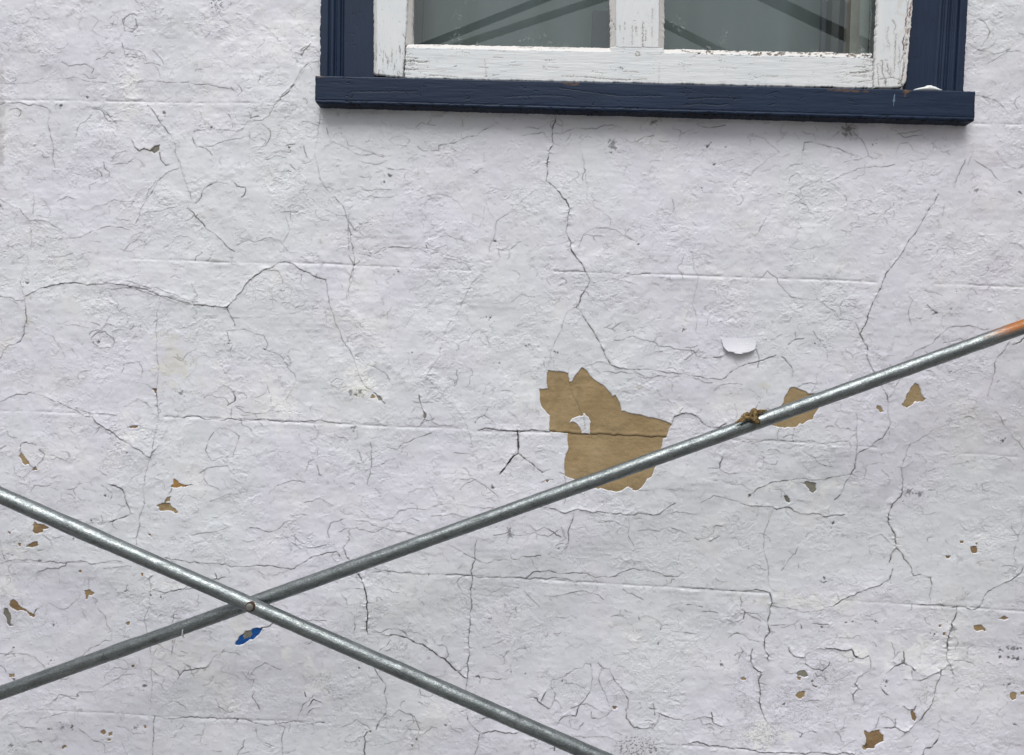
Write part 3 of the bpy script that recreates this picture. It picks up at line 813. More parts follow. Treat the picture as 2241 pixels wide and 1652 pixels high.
# bare patches: material key then outline
CHIPS = {
(0,0): "g 985,990 1005,965 1045,950 1040,985 1010,1005",
(0,1): """t 140,1315 165,1345 190,1375 200,1400 165,1400 145,1370 128,1340
t 215,1435 235,1408 248,1437
b 850,1150 900,1140 905,1155 885,1158 855,1162
o 1140,1490 1165,1505 1190,1525 1270,1530 1215,1545 1125,1545 1140,1520
t 1080,1652 1095,1620 1125,1605 1115,1640
b 1000,900 1024,900 1026,935 1012,925""",
(1,1): """g 540,1050 560,1070 550,1095 538,1090
b 1343,1498 1364,1498 1352,1517
t 190,960 205,935 222,950 215,962
g 205,925 222,930 270,975 245,976""",
(2,1): """t 715,890 790,912 860,930 880,935 885,1040 855,1105 830,1105 800,1125 740,1150 730,1152 590,1140 640,1030 665,990 690,930
t 1525,862 1550,880 1565,905 1565,930 1595,965 1580,985 1540,985 1500,1010 1480,1022 1450,1015 1440,1000 1470,940 1490,920 1500,890
t 1280,1010 1300,1008 1310,1030 1322,1050 1300,1055 1275,1030
g 775,1515 820,1508 850,1515 875,1520 880,1565 860,1585 840,1575 820,1545
g 668,1600 690,1605 710,1640 700,1650 680,1640""",
(0,2): """t 552,572 590,565 620,590 600,605 580,600 572,630 560,630 560,600
b 65,640 90,632 120,660 160,690 180,705 225,725 230,740 215,750 190,730 150,700 115,705 80,690 62,665
g 25,690 50,690 62,715 75,740 70,790 88,800 60,805 45,770 20,720
b 225,122 260,135 320,160 280,170 280,190 245,200 215,185 220,165
b 170,285 200,265 235,250 248,255 250,275 210,290
t 1030,15 1080,0 1110,-5 1140,30 1168,50 1165,65 1130,50 1090,45 1050,50
t 62,1118 95,1118 102,1140 62,1142
t 662,1495 685,1487 695,1505 675,1520 660,1510
t 710,1510 735,1502 735,1525 712,1530
t 706,1546 724,1548 720,1562 706,1560
t 408,1595 425,1590 430,1605 405,1622
b 862,1065 880,1060 882,1075 865,1080
t 825,785 850,778 848,792 838,802
o 52,182 70,188 73,198 60,202
o 120,262 136,264 134,280 122,278
o 520,440 536,440 536,453 520,453
o 924,460 936,458 938,478 926,478
o 972,200 988,202 984,216 974,214
o 944,1460 958,1456 962,1472 948,1478""",
(1,2): "b 1780,1330 1810,1335 1800,1350 1788,1352\ng 180,1495 203,1489 192,1507",
(2,2): """b 2070,755 2105,737 2140,755 2110,764
t 1912,805 1960,798 1990,825 1990,840 1940,840 1915,820
g 745,1115 770,1095 800,1095 823,1130 790,1135 755,1130
t 748,1137 775,1140 770,1160 752,1155
t 745,1255 765,1235 805,1235 800,1265 780,1283 755,1275 740,1265
t 383,1148 420,1152 418,1162 385,1158
b 1190,1488 1250,1495 1290,1485 1312,1515 1315,1555 1280,1570 1255,1600 1230,1605 1190,1590 1200,1550 1195,1520
t 1175,1590 1200,1580 1215,1600 1190,1615
b 1500,1360 1515,1362 1532,1400 1525,1430 1505,1415 1498,1385
b 1888,285 1930,278 1930,320 1900,325
b 1820,245 1842,245 1842,262 1822,262
b 1728,342 1756,342 1750,360 1732,358
b 1920,262 1935,255 1930,275
t 1683,800 1700,797 1698,812 1685,816
t 1710,850 1728,850 1728,868 1712,868
t 2155,1245 2175,1238 2195,1250 2190,1285 2165,1292 2152,1275
t 2220,1240 2250,1230 2250,1262 2224,1258
b 848,1190 885,1206 862,1204""",
}
# small dots of dirt: x,y,radius
DOTS = {
(0,0): "400,695,8 1075,740,10 1385,835,8 1900,970,9 0,1355,12 570,640,6",
(1,0): "283,1197,5 1780,940,16 1785,965,18 1950,1603,6 555,1610,5 1010,1585,7 2050,800,14 320,1155,10",
(2,0): "1088,845,22 1075,880,14 1925,1250,13 205,1080,9 125,1237,5 283,964,4 2215,1260,8 1250,945,7 165,960,10",
(0,1): "645,590,10 1500,602,8 182,205,8 688,1600,7 835,1318,6 1190,930,12 1735,640,7",
(1,1): "372,130,7 978,433,7 465,663,6 1215,620,5 1038,731,6 85,1160,12 120,925,14 60,925,14 995,1545,10 1420,660,6",
(2,1): "1660,403,9 1758,377,4 1757,790,5 1792,262,4 2105,1240,10 870,600,5 440,1595,9 1490,1580,18 1560,1595,16 5,510,8",
(0,2): "480,232,5 1055,617,6 268,1567,7 323,1484,7 92,945,6 820,578,8 950,1200,10 600,115,7 352,797,8 412,1470,11 468,1472,10 890,1475,11 265,377,6 75,340,6 988,605,6 1560,1417,8 1225,770,6 333,1032,8 92,1155,8 1145,1530,5 510,1265,6 75,1590,14",
(1,2): "115,1080,7 1115,1110,5 1210,1120,5 1450,1165,6 465,1590,6 685,1455,6 492,1548,7 1425,297,5 2077,923,5 970,757,7 575,465,6 1955,755,5 895,1140,9 1105,180,14 1110,210,14 390,1425,6 1400,1608,8",
(2,2): "1770,825,16 1445,1048,14 910,812,7 1140,1008,7 990,130,9 432,295,5 1657,862,6 1872,594,4 665,1315,6 2145,1190,9 2110,1195,4 2140,955,8 2170,950,14 2195,955,8 2085,965,8 2085,1010,6 2140,1008,9 2175,1015,9 2200,1020,10 2220,950,7 1335,1168,9 255,1058,8 1070,780,6 1115,775,5 1265,772,6 930,490,8 925,520,6 850,1160,9 2185,1455,6",
}
TS = 1/3.0
def tl(tile, xy):
    return (747.0*tile[0] + xy[0]*TS, 550.8*tile[1] + xy[1]*TS)
def parse(d):
    out = []
    for t, s in d.items():
        for ln in s.strip().split('\n'):
            p = ln.split()
            if not p: continue
            out.append((p[0], [tl(t, tuple(map(float, q.split(',')))) for q in p[1:]]))
    return out
def crop(pts, ox, oy, sc):
    return [((ox+x/sc)/1.585, (oy+y/sc)/1.585) for x, y in pts]
BIG = crop([(180,118),(220,126),(310,133),(415,155),(421,200),(432,255),(460,255),(490,200),(540,140),(583,85),(620,110),(660,155),(677,187),(740,240),(825,290),(890,355),(942,436),(978,415),(1010,470),(1035,520),(1050,603),(1130,625),(1300,655),(1450,690),(1570,725),(1655,765),(1618,820),(1590,910),(1600,916),(1545,935),(1540,1000),(1530,1045),(1500,1160),(1465,1260),(1410,1390),(1358,1410),(1340,1450),(1290,1520),(1225,1555),(1187,1552),(1185,1530),(1135,1505),(1060,1550),(985,1570),(890,1550),(800,1523),(785,1533),(735,1525),(600,1460),(480,1415),(378,1380),(372,1300),(375,1180),(390,1120),(410,1090),(422,1045),(412,980),(410,875),(290,862),(190,850),(195,740),(203,660),(150,610),(100,550),(78,470),(68,340),(172,335),(158,240),(162,160)], 1850, 1250, 3.4423)
ISLE = crop([(597,628),(620,635),(630,660),(665,680),(685,730),(680,780),(678,882),(575,875),(565,820),(520,760),(465,735),(432,747),(445,715),(500,680),(560,660),(595,660)], 1850, 1250, 3.4423)
BLUE = crop([(880,1115),(870,1160),(840,1210),(790,1260),(715,1332),(665,1328),(600,1370),(540,1410),(470,1430),(405,1425),(395,1400),(410,1360),(440,1340),(455,1300),(500,1250),(550,1225),(580,1170),(680,1170),(700,1145),(780,1120)], 740, 1960, 5.163)
BLUEG = crop([(575,1172),(680,1165),(695,1240),(655,1290),(545,1320),(550,1240)], 740, 1960, 5.163)
BIGJ = crop([(150,848),(190,850),(290,866),(400,862),(500,880),(640,886),(780,878),(900,885),(980,900),(1010,890),(1150,905),(1300,905),(1450,912),(1610,914)], 1850, 1250, 3.4423)
BIGC = crop([(430,260),(450,350),(480,430),(540,530),(560,605)], 1850, 1250, 3.4423)
ISLC = crop([(603,690),(615,760),(622,860)], 1850, 1250, 3.4423)

# ---------------------------------------------------------------- wall height field
g = 0.00115
c4 = at(np.array([0, 2241, 2241, 0.]), np.array([0, 0, 1652, 1652.]), 0.0)
X0, X1 = c4[:, 0].min()-.17, c4[:, 0].max()+.17
Z0, Z1 = c4[:, 2].min()-.15, c4[:, 2].max()+.15
nx = int((X1-X0)/g)+1; nz = int((Z1-Z0)/g)+1
xs = X0+np.arange(nx)*g; zs = Z0+np.arange(nz)*g
GX, GZ = np.meshgrid(xs, zs)
print('wall grid', nx, nz)
def fracline(P, rs, amp=.05, mn=.004):
    """jag a polyline by midpoint displacement"""
    P = [np.array(p) for p in P]
    while True:
        Q = [P[0]]; done = True
        for a, b in zip(P[:-1], P[1:]):
            L = np.linalg.norm(b-a)
            if L > mn:
                done = False; d = b-a
                m = (a+b)/2 + np.array([-d[1], d[0]])*rs.normal()*amp
                Q.append(m)
            Q.append(b)
        P = Q
        if done: return np.array(P)
        mn = max(mn, .0035)
def poly_xz(uv, y=0.0):
    p = at(np.array([q[0] for q in uv]), np.array([q[1] for q in uv]), y); return p[:, [0, 2]]
H = np.zeros((nz, nx), np.float32); CR = np.zeros((nz, nx), np.float32); YE = np.zeros((nz, nx), np.float32); GR = np.zeros((nz, nx), np.float32)
def seg_windows(P, r):
    for a, b in zip(P[:-1], P[1:]):
        i0 = max(0, int((min(a[0], b[0])-r-X0)/g)); i1 = min(nx, int((max(a[0], b[0])+r-X0)/g)+2)
        j0 = max(0, int((min(a[1], b[1])-r-Z0)/g)); j1 = min(nz, int((max(a[1], b[1])+r-Z0)/g)+2)
        if i1 <= i0 or j1 <= j0: continue
        x = GX[j0:j1, i0:i1]-a[0]; z = GZ[j0:j1, i0:i1]-a[1]
        d = b-a; L = max(np.hypot(*d), 1e-9); t = np.clip((x*d[0]+z*d[1])/L**2, 0, 1)
        dist = np.hypot(x-t*d[0], z-t*d[1])
        sgn = (x*-d[1]+z*d[0])/L                  # signed: left of travel
        if d[0] < 0: sgn = -sgn                     # positive = above the line
        yield (slice(j0, j1), slice(i0, i1)), dist, sgn
def near(P, r):
    """min distance and signed distance field patch by patch, merged over the polyline"""
    D = {}
    lo = P.min(0)-r; hi = P.max(0)+r
    i0 = max(0, int((lo[0]-X0)/g)); i1 = min(nx, int((hi[0]-X0)/g)+2)
    j0 = max(0, int((lo[1]-Z0)/g)); j1 = min(nz, int((hi[1]-Z0)/g)+2)
    if i1 <= i0 or j1 <= j0: return None
    dm = np.full((j1-j0, i1-i0), 9.0, np.float32); sm = np.zeros_like(dm)
    for (sj, si), dist, sg in seg_windows(P, r):
        a = slice(sj.start-j0, sj.stop-j0), slice(si.start-i0, si.stop-i0)
        q = dm[a]; k = dist < q; q[k] = dist[k]; s = sm[a]; s[k] = sg[k]
    return (slice(j0, j1), slice(i0, i1)), dm, sm
RS = np.random.RandomState(11)
def crack(P, s, wv=None, lip=True):
    P = fracline(P, RS, .055)
    r = near(P, .012)
    if r is None: return
    w_, d, sg = r
    var = 1 + .30*NS(GX[w_], GZ[w_], .016, seed=21) + .30*NS(GX[w_], GZ[w_], .07, seed=24)
    w = (.00056+.00030*max(s-.5, 0)+.0016*max(s-1.05, 0))*np.clip(var, .72, 1.45)
    m = np.exp(-(d/w)**2) if s < 1.15 else np.exp(-(d/w)**4)
    cm = np.clip(m*min(1, .17+.72*s**1.15)*np.clip(var*1.05, .50, 1.5), 0, 1)
    CR[w_] = np.maximum(CR[w_], cm)
    h = -.0008*s*m
    if lip:                                         # the paint above curls out a little, below stays flat
        lp = np.clip(.5+.9*NS(GX[w_], GZ[w_], .05, seed=22), 0, 1.4)
        up = (d < .0118)
        h = h + up*np.where(sg > 0, (.00080 if s < .85 else .0015)*s*lp*np.exp(-d/(.0034 if s < .85 else .0055)), .00025*s*lp*np.exp(-d/.004))
    H[w_] += h.astype(np.float32)
    GR[w_] = np.maximum(GR[w_], .16*s*np.exp(-(d/.0028)**2))

# base relief ------------------------------------------------------
XZ = (GX, GZ)
u_ = NS(*XZ, .35, seed=1)*.0012 + NS(*XZ, .09, seed=2)*.0003
H += u_.astype(np.float32)
BASE = H.copy()
rough = sstep(NS(*XZ, .16, .12, seed=3) + .35*NS(*XZ, .04, seed=4), -.05, 1.0)      # where the paint is wrinkled
wx = GX + .010*NS(*XZ, .05, seed=5); wz = GZ + .008*NS(*XZ, .04, seed=6)
n1 = NS(wx, wz, .075, .05, seed=7, beta=1.9)
H += (.00024*(.30+rough)*(terrace(n1, 1.3, .03)-n1*.12)).astype(np.float32)*sstep(NS(*XZ, .10, seed=8), -.6, .5)
n2 = NS(wx, wz, .028, .015, seed=9, beta=1.7)
H += (.00017*rough*(terrace(n2, 1.3, .05)-n2*.15)).astype(np.float32)
n3 = NS(wx, wz, .011, .0055, seed=10, beta=1.6)
H += (.00005*(.15+rough)*n3).astype(np.float32)
n4 = NS(wx, wz, .022, .006, seed=12, beta=1.7)
H += (.00014*rough*np.maximum(n4-.4, 0)*1.6).astype(np.float32)
# crescent flake edges: shallow lifted scales
sc = NS(wx, wz, .020, .013, seed=13, beta=2.2)
ed = sstep(sc, .75, .80)*sstep(NS(*XZ, .06, seed=14), .0, .7)
H += (.00035*ed).astype(np.float32)
# thin hairlines along noise contours
def contour(n, lev, wid):
    gz, gx = np.gradient(n); gm = np.hypot(gx, gz)/g; gm = np.maximum(gm, np.median(gm)*.9)
    return np.exp(-(((n-lev)/gm)/wid)**2)
for (sd_, s1, s2, lev, st, thr) in ((31, .07, .045, .2, .34, .9), (32, .045, .03, -.4, .30, 1.0), (33, .10, .08, .5, .36, .9)):
    n = NS(GX+.0015*NS(*XZ, .010, seed=sd_+20), GZ+.0015*NS(*XZ, .010, seed=sd_+30), s1, s2, seed=sd_, beta=2.6)
    mk = sstep(NS(*XZ, .045, seed=sd_+10), thr, thr+.5)
    m = contour(n, lev, .00075)*mk
    CR[:] = np.maximum(CR, .8*st*m); H -= (.0003*m).astype(np.float32)
# random short hairlines with side branches
def walker(x, z, ang, L, s):
    P = [np.array([x, z])]; k = int(L/.005)+1
    for _ in range(k):
        ang += RS.normal()*.45; P.append(P[-1]+np.array([math.cos(ang), math.sin(ang)*.8])*.005)
    P = np.array(P); crack(P, s, lip=s > .35)
    return P
dens = NS(np.linspace(X0, X1, 60)[None, :]+np.zeros((40, 1)), np.linspace(Z0, Z1, 40)[:, None]+np.zeros((1, 60)), .22, seed=41)
for k in range(1700):
    x = RS.uniform(X0, X1); z = RS.uniform(Z0, Z1)
    low = (Z1-z)/(Z1-Z0)
    d_ = dens[int((z-Z0)/(Z1-Z0)*39), int((x-X0)/(X1-X0)*59)]
    if RS.rand() > .35+.3*d_+.35*low: continue
    ang = RS.normal()*.5 if RS.rand() < .72 else RS.uniform(-1.6, 1.6)
    s = RS.uniform(.12, .44)+.12*low
    P = walker(x, z, ang, RS.uniform(.008, .045), s)
    if RS.rand() < .45:
        q = P[RS.randint(len(P))]; walker(q[0], q[1], ang+RS.choice([-1, 1])*RS.uniform(.8, 1.6), RS.uniform(.006, .02), s*.8)
# curled flake edges: short arcs, each with the paint above it standing a little proud
for k in range(1250):
    x = RS.uniform(X0, X1); z = RS.uniform(Z0, Z1)
    jj = min(nz-1, int((z-Z0)/g)); ii = min(nx-1, int((x-X0)/g))
    if RS.rand() > .10+.95*rough[jj, ii]: continue
    rad = RS.uniform(.004, .016); a0 = RS.uniform(-.6, 2.6)+RS.choice([0, math.pi])*(RS.rand() < .35); sw = RS.uniform(.8, 2.4)
    th = np.linspace(a0, a0+sw, 6)
    crack(np.stack([x+rad*1.5*np.cos(th), z+rad*np.sin(th)], -1), RS.uniform(.14, .48))
# crazing (fine mud-crack cells) in a few zones
def voro(X, Z, cell, seed):
    rs = np.random.RandomState(seed); J = rs.rand(2, 64, 64)
    cx = X/cell; cz = Z/cell; ix = np.floor(cx).astype(int); iz = np.floor(cz).astype(int)
    f1 = np.full(X.shape, 9.); f2 = np.full(X.shape, 9.)
    for a in (-1, 0, 1):
        for b_ in (-1, 0, 1):
            px = ix+a+J[0][(iz+b_) % 64, (ix+a) % 64]; pz = iz+b_+J[1][(iz+b_) % 64, (ix+a) % 64]
            d = np.hypot(px-cx, pz-cz); n = d < f1
            f2 = np.where(n, f1, np.minimum(f2, d)); f1 = np.where(n, d, f1)
    return (f2-f1)*cell
CRAZE = [((2,2), 520, 1530, 150, 120, .0115, .50), ((2,2), 930, 1180, 110, 130, .0110, .42), ((2,2), 1590, 1280, 60, 120, .011, .42),
         ((2,2), 420, 1180, 110, 180, .011, .32), ((0,2), 2090, 1170, 90, 60, .0085, .36), ((1,2), 370, 960, 60, 60, .011, .4),
         ((1,2), 215, 730, 45, 60, .009, .4), ((0,1), 730, 1370, 90, 130, .014, .28), ((1,2), 1520, 1240, 120, 110, .011, .25),
         ((2,2), 700, 1350, 250, 180, .013, .36), ((0,1), 110, 780, 100, 80, .014, .25), ((1,2), 1800, 1210, 70, 100, .010, .25)]
for t, x, y, rx, ry, cell, st in CRAZE:
    c = poly_xz([tl(t, (x, y)), tl(t, (x+rx, y)), tl(t, (x, y+ry))])
    ax = abs(c[1, 0]-c[0, 0]); az = abs(c[2, 1]-c[0, 1])
    i0 = max(0, int((c[0, 0]-ax*1.6-X0)/g)); i1 = min(nx, int((c[0, 0]+ax*1.6-X0)/g)); j0 = max(0, int((c[0, 1]-az*1.6-Z0)/g)); j1 = min(nz, int((c[0, 1]+az*1.6-Z0)/g))
    w_ = (slice(j0, j1), slice(i0, i1)); X = GX[w_]; Z = GZ[w_]
    m = 1-sstep(np.hypot((X-c[0, 0])/ax, (Z-c[0, 1])/az)+.25*NS(X, Z, .05, seed=51), .7, 1.35)
    v = voro(X+.004*NS(X, Z, .02, seed=52), Z+.004*NS(X, Z, .02, seed=53), cell, int(x))
    e = np.exp(-(v/.0008)**2)*m
    CR[w_] = np.maximum(CR[w_], st*e); H[w_] -= (.0004*e).astype(np.float32)
# ghost ridges, joints, traced cracks
for s, uv in parse(RIDGES):
    s = float(s); P = fracline(poly_xz(uv), RS, .03, .02); r = near(P, .045)
    if r is None: continue
    w_, d, sg = r
    k = np.exp(-(d/.014)**2)
    q = .4+.6*NS(GX[w_]*1., GZ[w_]*1., .02, .012, seed=61)
    H[w_] += (.0008*s*k*(1+.55*q)).astype(np.float32)
    GR[w_] = np.maximum(GR[w_]-.0, 0)
for s, uv in parse(JOINTS):
    s = float(s); P = fracline(poly_xz(uv), RS, .004, .03); r = near(P, .030)
    if r is None: continue
    w_, d, sg = r
    mod = np.clip(.85+.40*NS(GX[w_], GZ[w_], .16, seed=62)+.45*NS(GX[w_], GZ[w_], .03, seed=63), .35, 1.4)
    H[w_] += (s*mod*(-.0008*np.exp(-(d/.0022)**2) + .00026*np.exp(-((sg+.0065)/.0042)**2)*(d < .03))).astype(np.float32)
    GR[w_] = np.maximum(GR[w_], .13*s*mod*np.exp(-(d/.0018)**2))
for s, uv in parse(TRACE): crack(poly_xz(uv), float(s))
for s, uv in parse_b(): crack(poly_xz(uv), float(s)+.08)
crack(poly_xz(ISLC), .4)
# dirt dots, stains, one painted shade
for t, s in DOTS.items():
    for q in s.split():
        x, y, r_ = map(float, q.split(',')); c = poly_xz([tl(t, (x, y))])[0]; r_ = r_*TS*.00088*1.15
        i = int((c[0]-X0)/g); j = int((c[1]-Z0)/g); n = int(r_/g*2.5)+3
        w_ = (slice(max(0, j-n), min(nz, j+n)), slice(max(0, i-n), min(nx, i+n)))
        if GX[w_].size == 0: continue
        d = np.hypot(GX[w_]-c[0], (GZ[w_]-c[1])*1.2)*(1+.35*NS(GX[w_], GZ[w_], .006, seed=71))
        m = 1-sstep(d, r_*.55, r_*1.25)
        CR[w_] = np.maximum(CR[w_], (.85 if r_ < .0035 else .6)*m); H[w_] -= (.0006*m).astype(np.float32)
def stain_shade(arr, t, x, y, rx, ry, s, seed=81):
    c = poly_xz([tl(t, (x, y))])[0]; ax = rx*TS*.00088; az = ry*TS*.00088
    d = np.hypot((GX-c[0])/ax, (GZ-c[1])/az)+.35*NS(*XZ, .03, seed=seed)
    np.maximum(arr, s*(1-sstep(d, .3, 1.25)), out=arr)
for a in (((0,1), 1140, 740, 110, 170, .34), ((0,1), 300, 850, 260, 90, .10), ((1,1), 100, 915, 80, 60, .35), ((0,1), 180, 450, 40, 140, .22),
          ((0,2), 1180, 980, 200, 130, .16), ((2,1), 540, 885, 45, 25, .3), ((1,1), 1560, 1180, 200, 40, .08), ((0,1), 1420, 870, 160, 140, .13),
          ((2,2), 850, 640, 300, 60, .20), ((1,1), 1950, 890, 26, 14, .28), ((1,1), 2140, 885, 34, 14, .30), ((1,1), 1790, 950, 26, 14, .22),
          ((0,1), 30, 610, 80, 60, .25), ((0,2), 1570, 800, 60, 120, .22), ((0,0), 1000, 1000, 60, 30, .2)):
    stain_shade(YE, *a)
for a in (((2,2), 1010, 1150, 220, 190, .09), ((2,2), 1580, 1260, 80, 150, .08), ((0,2), 60, 700, 110, 150, .16), ((0,0), 300, 500, 400, 130, .10), ((0,0), 0, 900, 30, 420, .45), ((1,2), 1950, 1620, 140, 60, .25),  # left-edge smudge paints the shade and brown sliver of an unbuilt object
          ((2,0), 1090, 860, 50, 60, .40), ((2,2), 1490, 1600, 120, 60, .10), ((2,2), 530, 1130, 60, 240, .15), ((1,2), 1105, 170, 26, 60, .18),
          ((1,1), 1180, 1360, 180, 90, .06)):
    stain_shade(GR, *a)
for t, x, y, rx, ry, s in (((2,2), 530, 1530, 140, 120, .8), ((0,2), 2080, 1180, 110, 200, .6), ((0,1), 1860, 1010, 130, 150, .7), ((1,1), 130, 830, 130, 110, .8), ((2,1), 20, 420, 40, 100, .7),
        ((0,2), 60, 600, 80, 130, .7), ((0,2), 1890, 990, 50, 50, .7), ((2,2), 850, 640, 330, 40, .5), ((2,1), 850, 1535, 320, 50, .6), ((2,2), 1150, 990, 130, 50, .8), ((2,2), 1500, 1000, 180, 130, .6),
        ((0,0), 1700, 250, 420, 260, .35), ((0,1), 870, 1180, 110, 110, .6), ((0,0), 850, 600, 90, 180, .6), ((0,2), 1100, 530, 120, 40, .7), ((1,1), 1300, 930, 260, 140, .4), ((1,2), 420, 640, 300, 120, .3), ((2,2), 2050, 1300, 140, 200, .3), ((2,0), 900, 1450, 500, 150, .25)):
    q_ = np.zeros_like(GR); stain_shade(q_, t, x, y, rx, ry, s, 83); GR = np.where(GR < .12, GR-q_, GR).astype(np.float32)
# flaked-off dark remnant at the bottom edge
c = poly_xz([tl((1,2), (1950, 1600))])[0]
i = int((c[0]-X0)/g); j = int((c[1]-Z0)/g); w_ = (slice(max(0, j-45), j+35), slice(i-60, i+60))
X = GX[w_]; Z = GZ[w_]; d = np.hypot((X-c[0])/.045, (Z-c[1])/.022)
m = sstep(NS(X, Z, .007, .004, seed=91), .75, .95)*(1-sstep(d, .6, 1.3)); CR[w_] = np.maximum(CR[w_], .85*m)
c = poly_xz([tl((0,0), (1418, 25))])[0]
i = int((c[0]-X0)/g); j = int((c[1]-Z0)/g); w_ = (slice(max(0, j-30), j+30), slice(i-30, i+30))
X = GX[w_]; Z = GZ[w_]; d = np.hypot((X-c[0])/.016, (Z-c[1])/.022)
CR[w_] = np.maximum(CR[w_], .75*sstep(NS(X, Z, .006, seed=92), .6, .9)*(1-sstep(d, .6, 1.2)))

# bare patches -----------------------------------------------------
def sdist(P, w_):
    X = GX[w_]; Z = GZ[w_]; ins = np.zeros(X.shape, bool); dm = np.full(X.shape, 9.)
    n = len(P)
    for k in range(n):
        a = P[k]; b_ = P[(k+1) % n]
        d = b_-a; L2 = max((d*d).sum(), 1e-12)
        t = np.clip(((X-a[0])*d[0]+(Z-a[1])*d[1])/L2, 0, 1)
        dm = np.minimum(dm, np.hypot(X-a[0]-t*d[0], Z-a[1]-t*d[1]))
        if a[1] != b_[1]:
            c_ = ((a[1] > Z) != (b_[1] > Z)) & (X < (b_[0]-a[0])*(Z-a[1])/(b_[1]-a[1])+a[0]); ins ^= c_
    return np.where(ins, dm, -dm)
def jagpoly(P, amp=.05, mn=.003):
    return fracline(np.vstack([P, P[:1]]), RS, amp, mn)[:-1]
PATCHES = []
UNDER = .0011
def do_patch(uv, mat, hole=None, amp=.06, extra=None, label=None, mn=.003, tuck=.0028, hm=.0028):
    P = jagpoly(poly_xz(uv), amp, mn); lo = P.min(0)-.005; hi = P.max(0)+.005
    i0 = max(0, int((lo[0]-X0)/g)); i1 = min(nx, int((hi[0]-X0)/g)+2); j0 = max(0, int((lo[1]-Z0)/g)); j1 = min(nz, int((hi[1]-Z0)/g)+2)
    if i1-i0 < 3 or j1-j0 < 3: return
    w_ = (slice(j0, j1), slice(i0, i1))
    s = sdist(P, w_)
    sh = -sdist(jagpoly(poly_xz(hole), .06, .003), w_) if hole is not None else np.full(s.shape, 9.)
    so_ = s; s = np.minimum(s, sh)
    k = np.clip(s/.0007+.5, 0, 1)
    und = BASE[w_]-UNDER
    pc = und + + .00007*NS(GX[w_], GZ[w_], .010, .006, seed=95) + .00005*NS(GX[w_], GZ[w_], .03, seed=96)
    cr = np.zeros_like(und)
    if extra:
        for e_uv, st in extra:
            r = near(fracline(poly_xz(e_uv), RS, .04), .01)
            (ej, ei), d, sg = r
            full = np.full((nz, nx), 9., np.float32); full[ej, ei] = d; dd = full[w_]
            m = np.exp(-(dd/(.0007+.0006*st))**2); cr = np.maximum(cr, m*min(1, st)); pc = pc-.0008*m*st
            sf = np.zeros((nz, nx), np.float32); sf[ej, ei] = sg
            if st > .8: pc = pc + .0007*np.exp(-((sf[w_]-.004)/.003)**2)*(dd < .012)
    # paint layer lifts slightly at the rim then drops away under the patch surface
    rim = .00015*np.exp(-np.abs(s+.0012)/.0015)*(s < 0)
    H[w_] = (H[w_]+rim)*(1-k) + (und-.0016)*k
    CR[w_] = CR[w_]*(s < .0003); GR[w_] = np.maximum(GR[w_]*(1-k), .35*np.exp(-(s/.0011)**2)*k)
    ok = (so_ > -tuck) & (sh > -hm)
    idx = -np.ones(s.shape, int); idx[ok] = np.arange(ok.sum())
    V = np.stack([GX[w_][ok], -pc[ok], GZ[w_][ok]], -1)
    q = np.stack([idx[:-1, :-1], idx[:-1, 1:], idx[1:, 1:], idx[1:, :-1]], -1).reshape(-1, 4)
    q = q[(q >= 0).all(1)]
    edge = np.exp(-np.abs(s)/.0012)*.25
    a = np.zeros((len(V), 3), np.float32); a[:, 0] = np.maximum(cr[ok], edge[ok]*0)
    PATCHES.append((V, q, mat, a, label))
MK = {'t': M_TAN, 'b': M_BROWN, 'g': M_GREY, 'o': M_ORANGE}
do_patch(BIG, M_TAN, ISLE, .035, [(BIGJ, .85), (BIGC, .35)], 'large bare tan patch with a white paint island, half behind the tube', .006)
for k, uv in parse(CHIPS): do_patch(uv, MK[k], amp=.10)
LBL = {}
do_patch(BLUE, M_COBALT, BLUEG, .05, None, 'bright cobalt blue chip under the tube crossing', hm=.0002)
do_patch(BLUEG, M_GREY, None, .06, None, 'grey render showing in the middle of the blue chip', tuck=.0008)
crack(poly_xz(BIGJ[:2]), 1.0)

# lifted paint flap: slit the paint along its lower edge, the flap itself is its own piece
FL = [(1578, 740), (1579.5, 748), (1582, 757), (1587, 765), (1592, 770.5), (1597, 769.5), (1602, 770), (1608, 774.5), (1615, 774), (1621, 775), (1624, 772.5), (1632, 771.5), (1643, 768), (1651, 764), (1654, 752), (1654, 738)]
crack(poly_xz([(1553, 778), (1566, 783), (1580, 781), (1592, 773)]), .6)
# the sill's damp line and dirt right under it stay out of the window opening
# ---------------------------------------------------------------- wall mesh
ZTOP = 3.7
ex0 = X0-np.array([4.0, 2.5, 1.5, .8, .4, .15]); ex1 = X1+np.array([.15, .4, .8, 1.5, 2.5, 4.0])
ez0 = np.linspace(0, Z0-.05, 6); ez1 = np.concatenate([Z1+np.array([.05, .15, .3, .5, .8]), [ZTOP]])
ez1 = np.unique(np.minimum(ez1, ZTOP))
XS = np.concatenate([ex0, xs, ex1]); ZS = np.concatenate([ez0, zs, ez1])
pad = ((len(ez0), len(ez1)), (len(ex0), len(ex1)))
FD = sstep(np.minimum(np.minimum(GX-X0, X1-GX), np.minimum(GZ-Z0, Z1-GZ)), 0, .12).astype(np.float32)   # relief eases out beyond the worked area
Hp = np.pad(H*FD, pad, mode='constant')
A = np.stack([np.pad(a, pad, mode='constant') for a in (CR*FD, YE*FD, GR*FD)]+[np.pad(rough.astype(np.float32)*FD+.6*(1-FD), pad, mode='constant', constant_values=.6)], -1)
XX, ZZ = np.meshgrid(XS, ZS)
V = np.stack([XX, -Hp, ZZ], -1).reshape(-1, 3)
Q = grid_faces(len(ZS), len(XS))
oL = at(835, 60)[0]; oR = at(1985, 60)[0]; oB = at(1400, 150)[2]+.006; oT = at(1400, -900)[2]
cx = (XS[:-1]+XS[1:])/2; cz = (ZS[:-1]+ZS[1:])/2
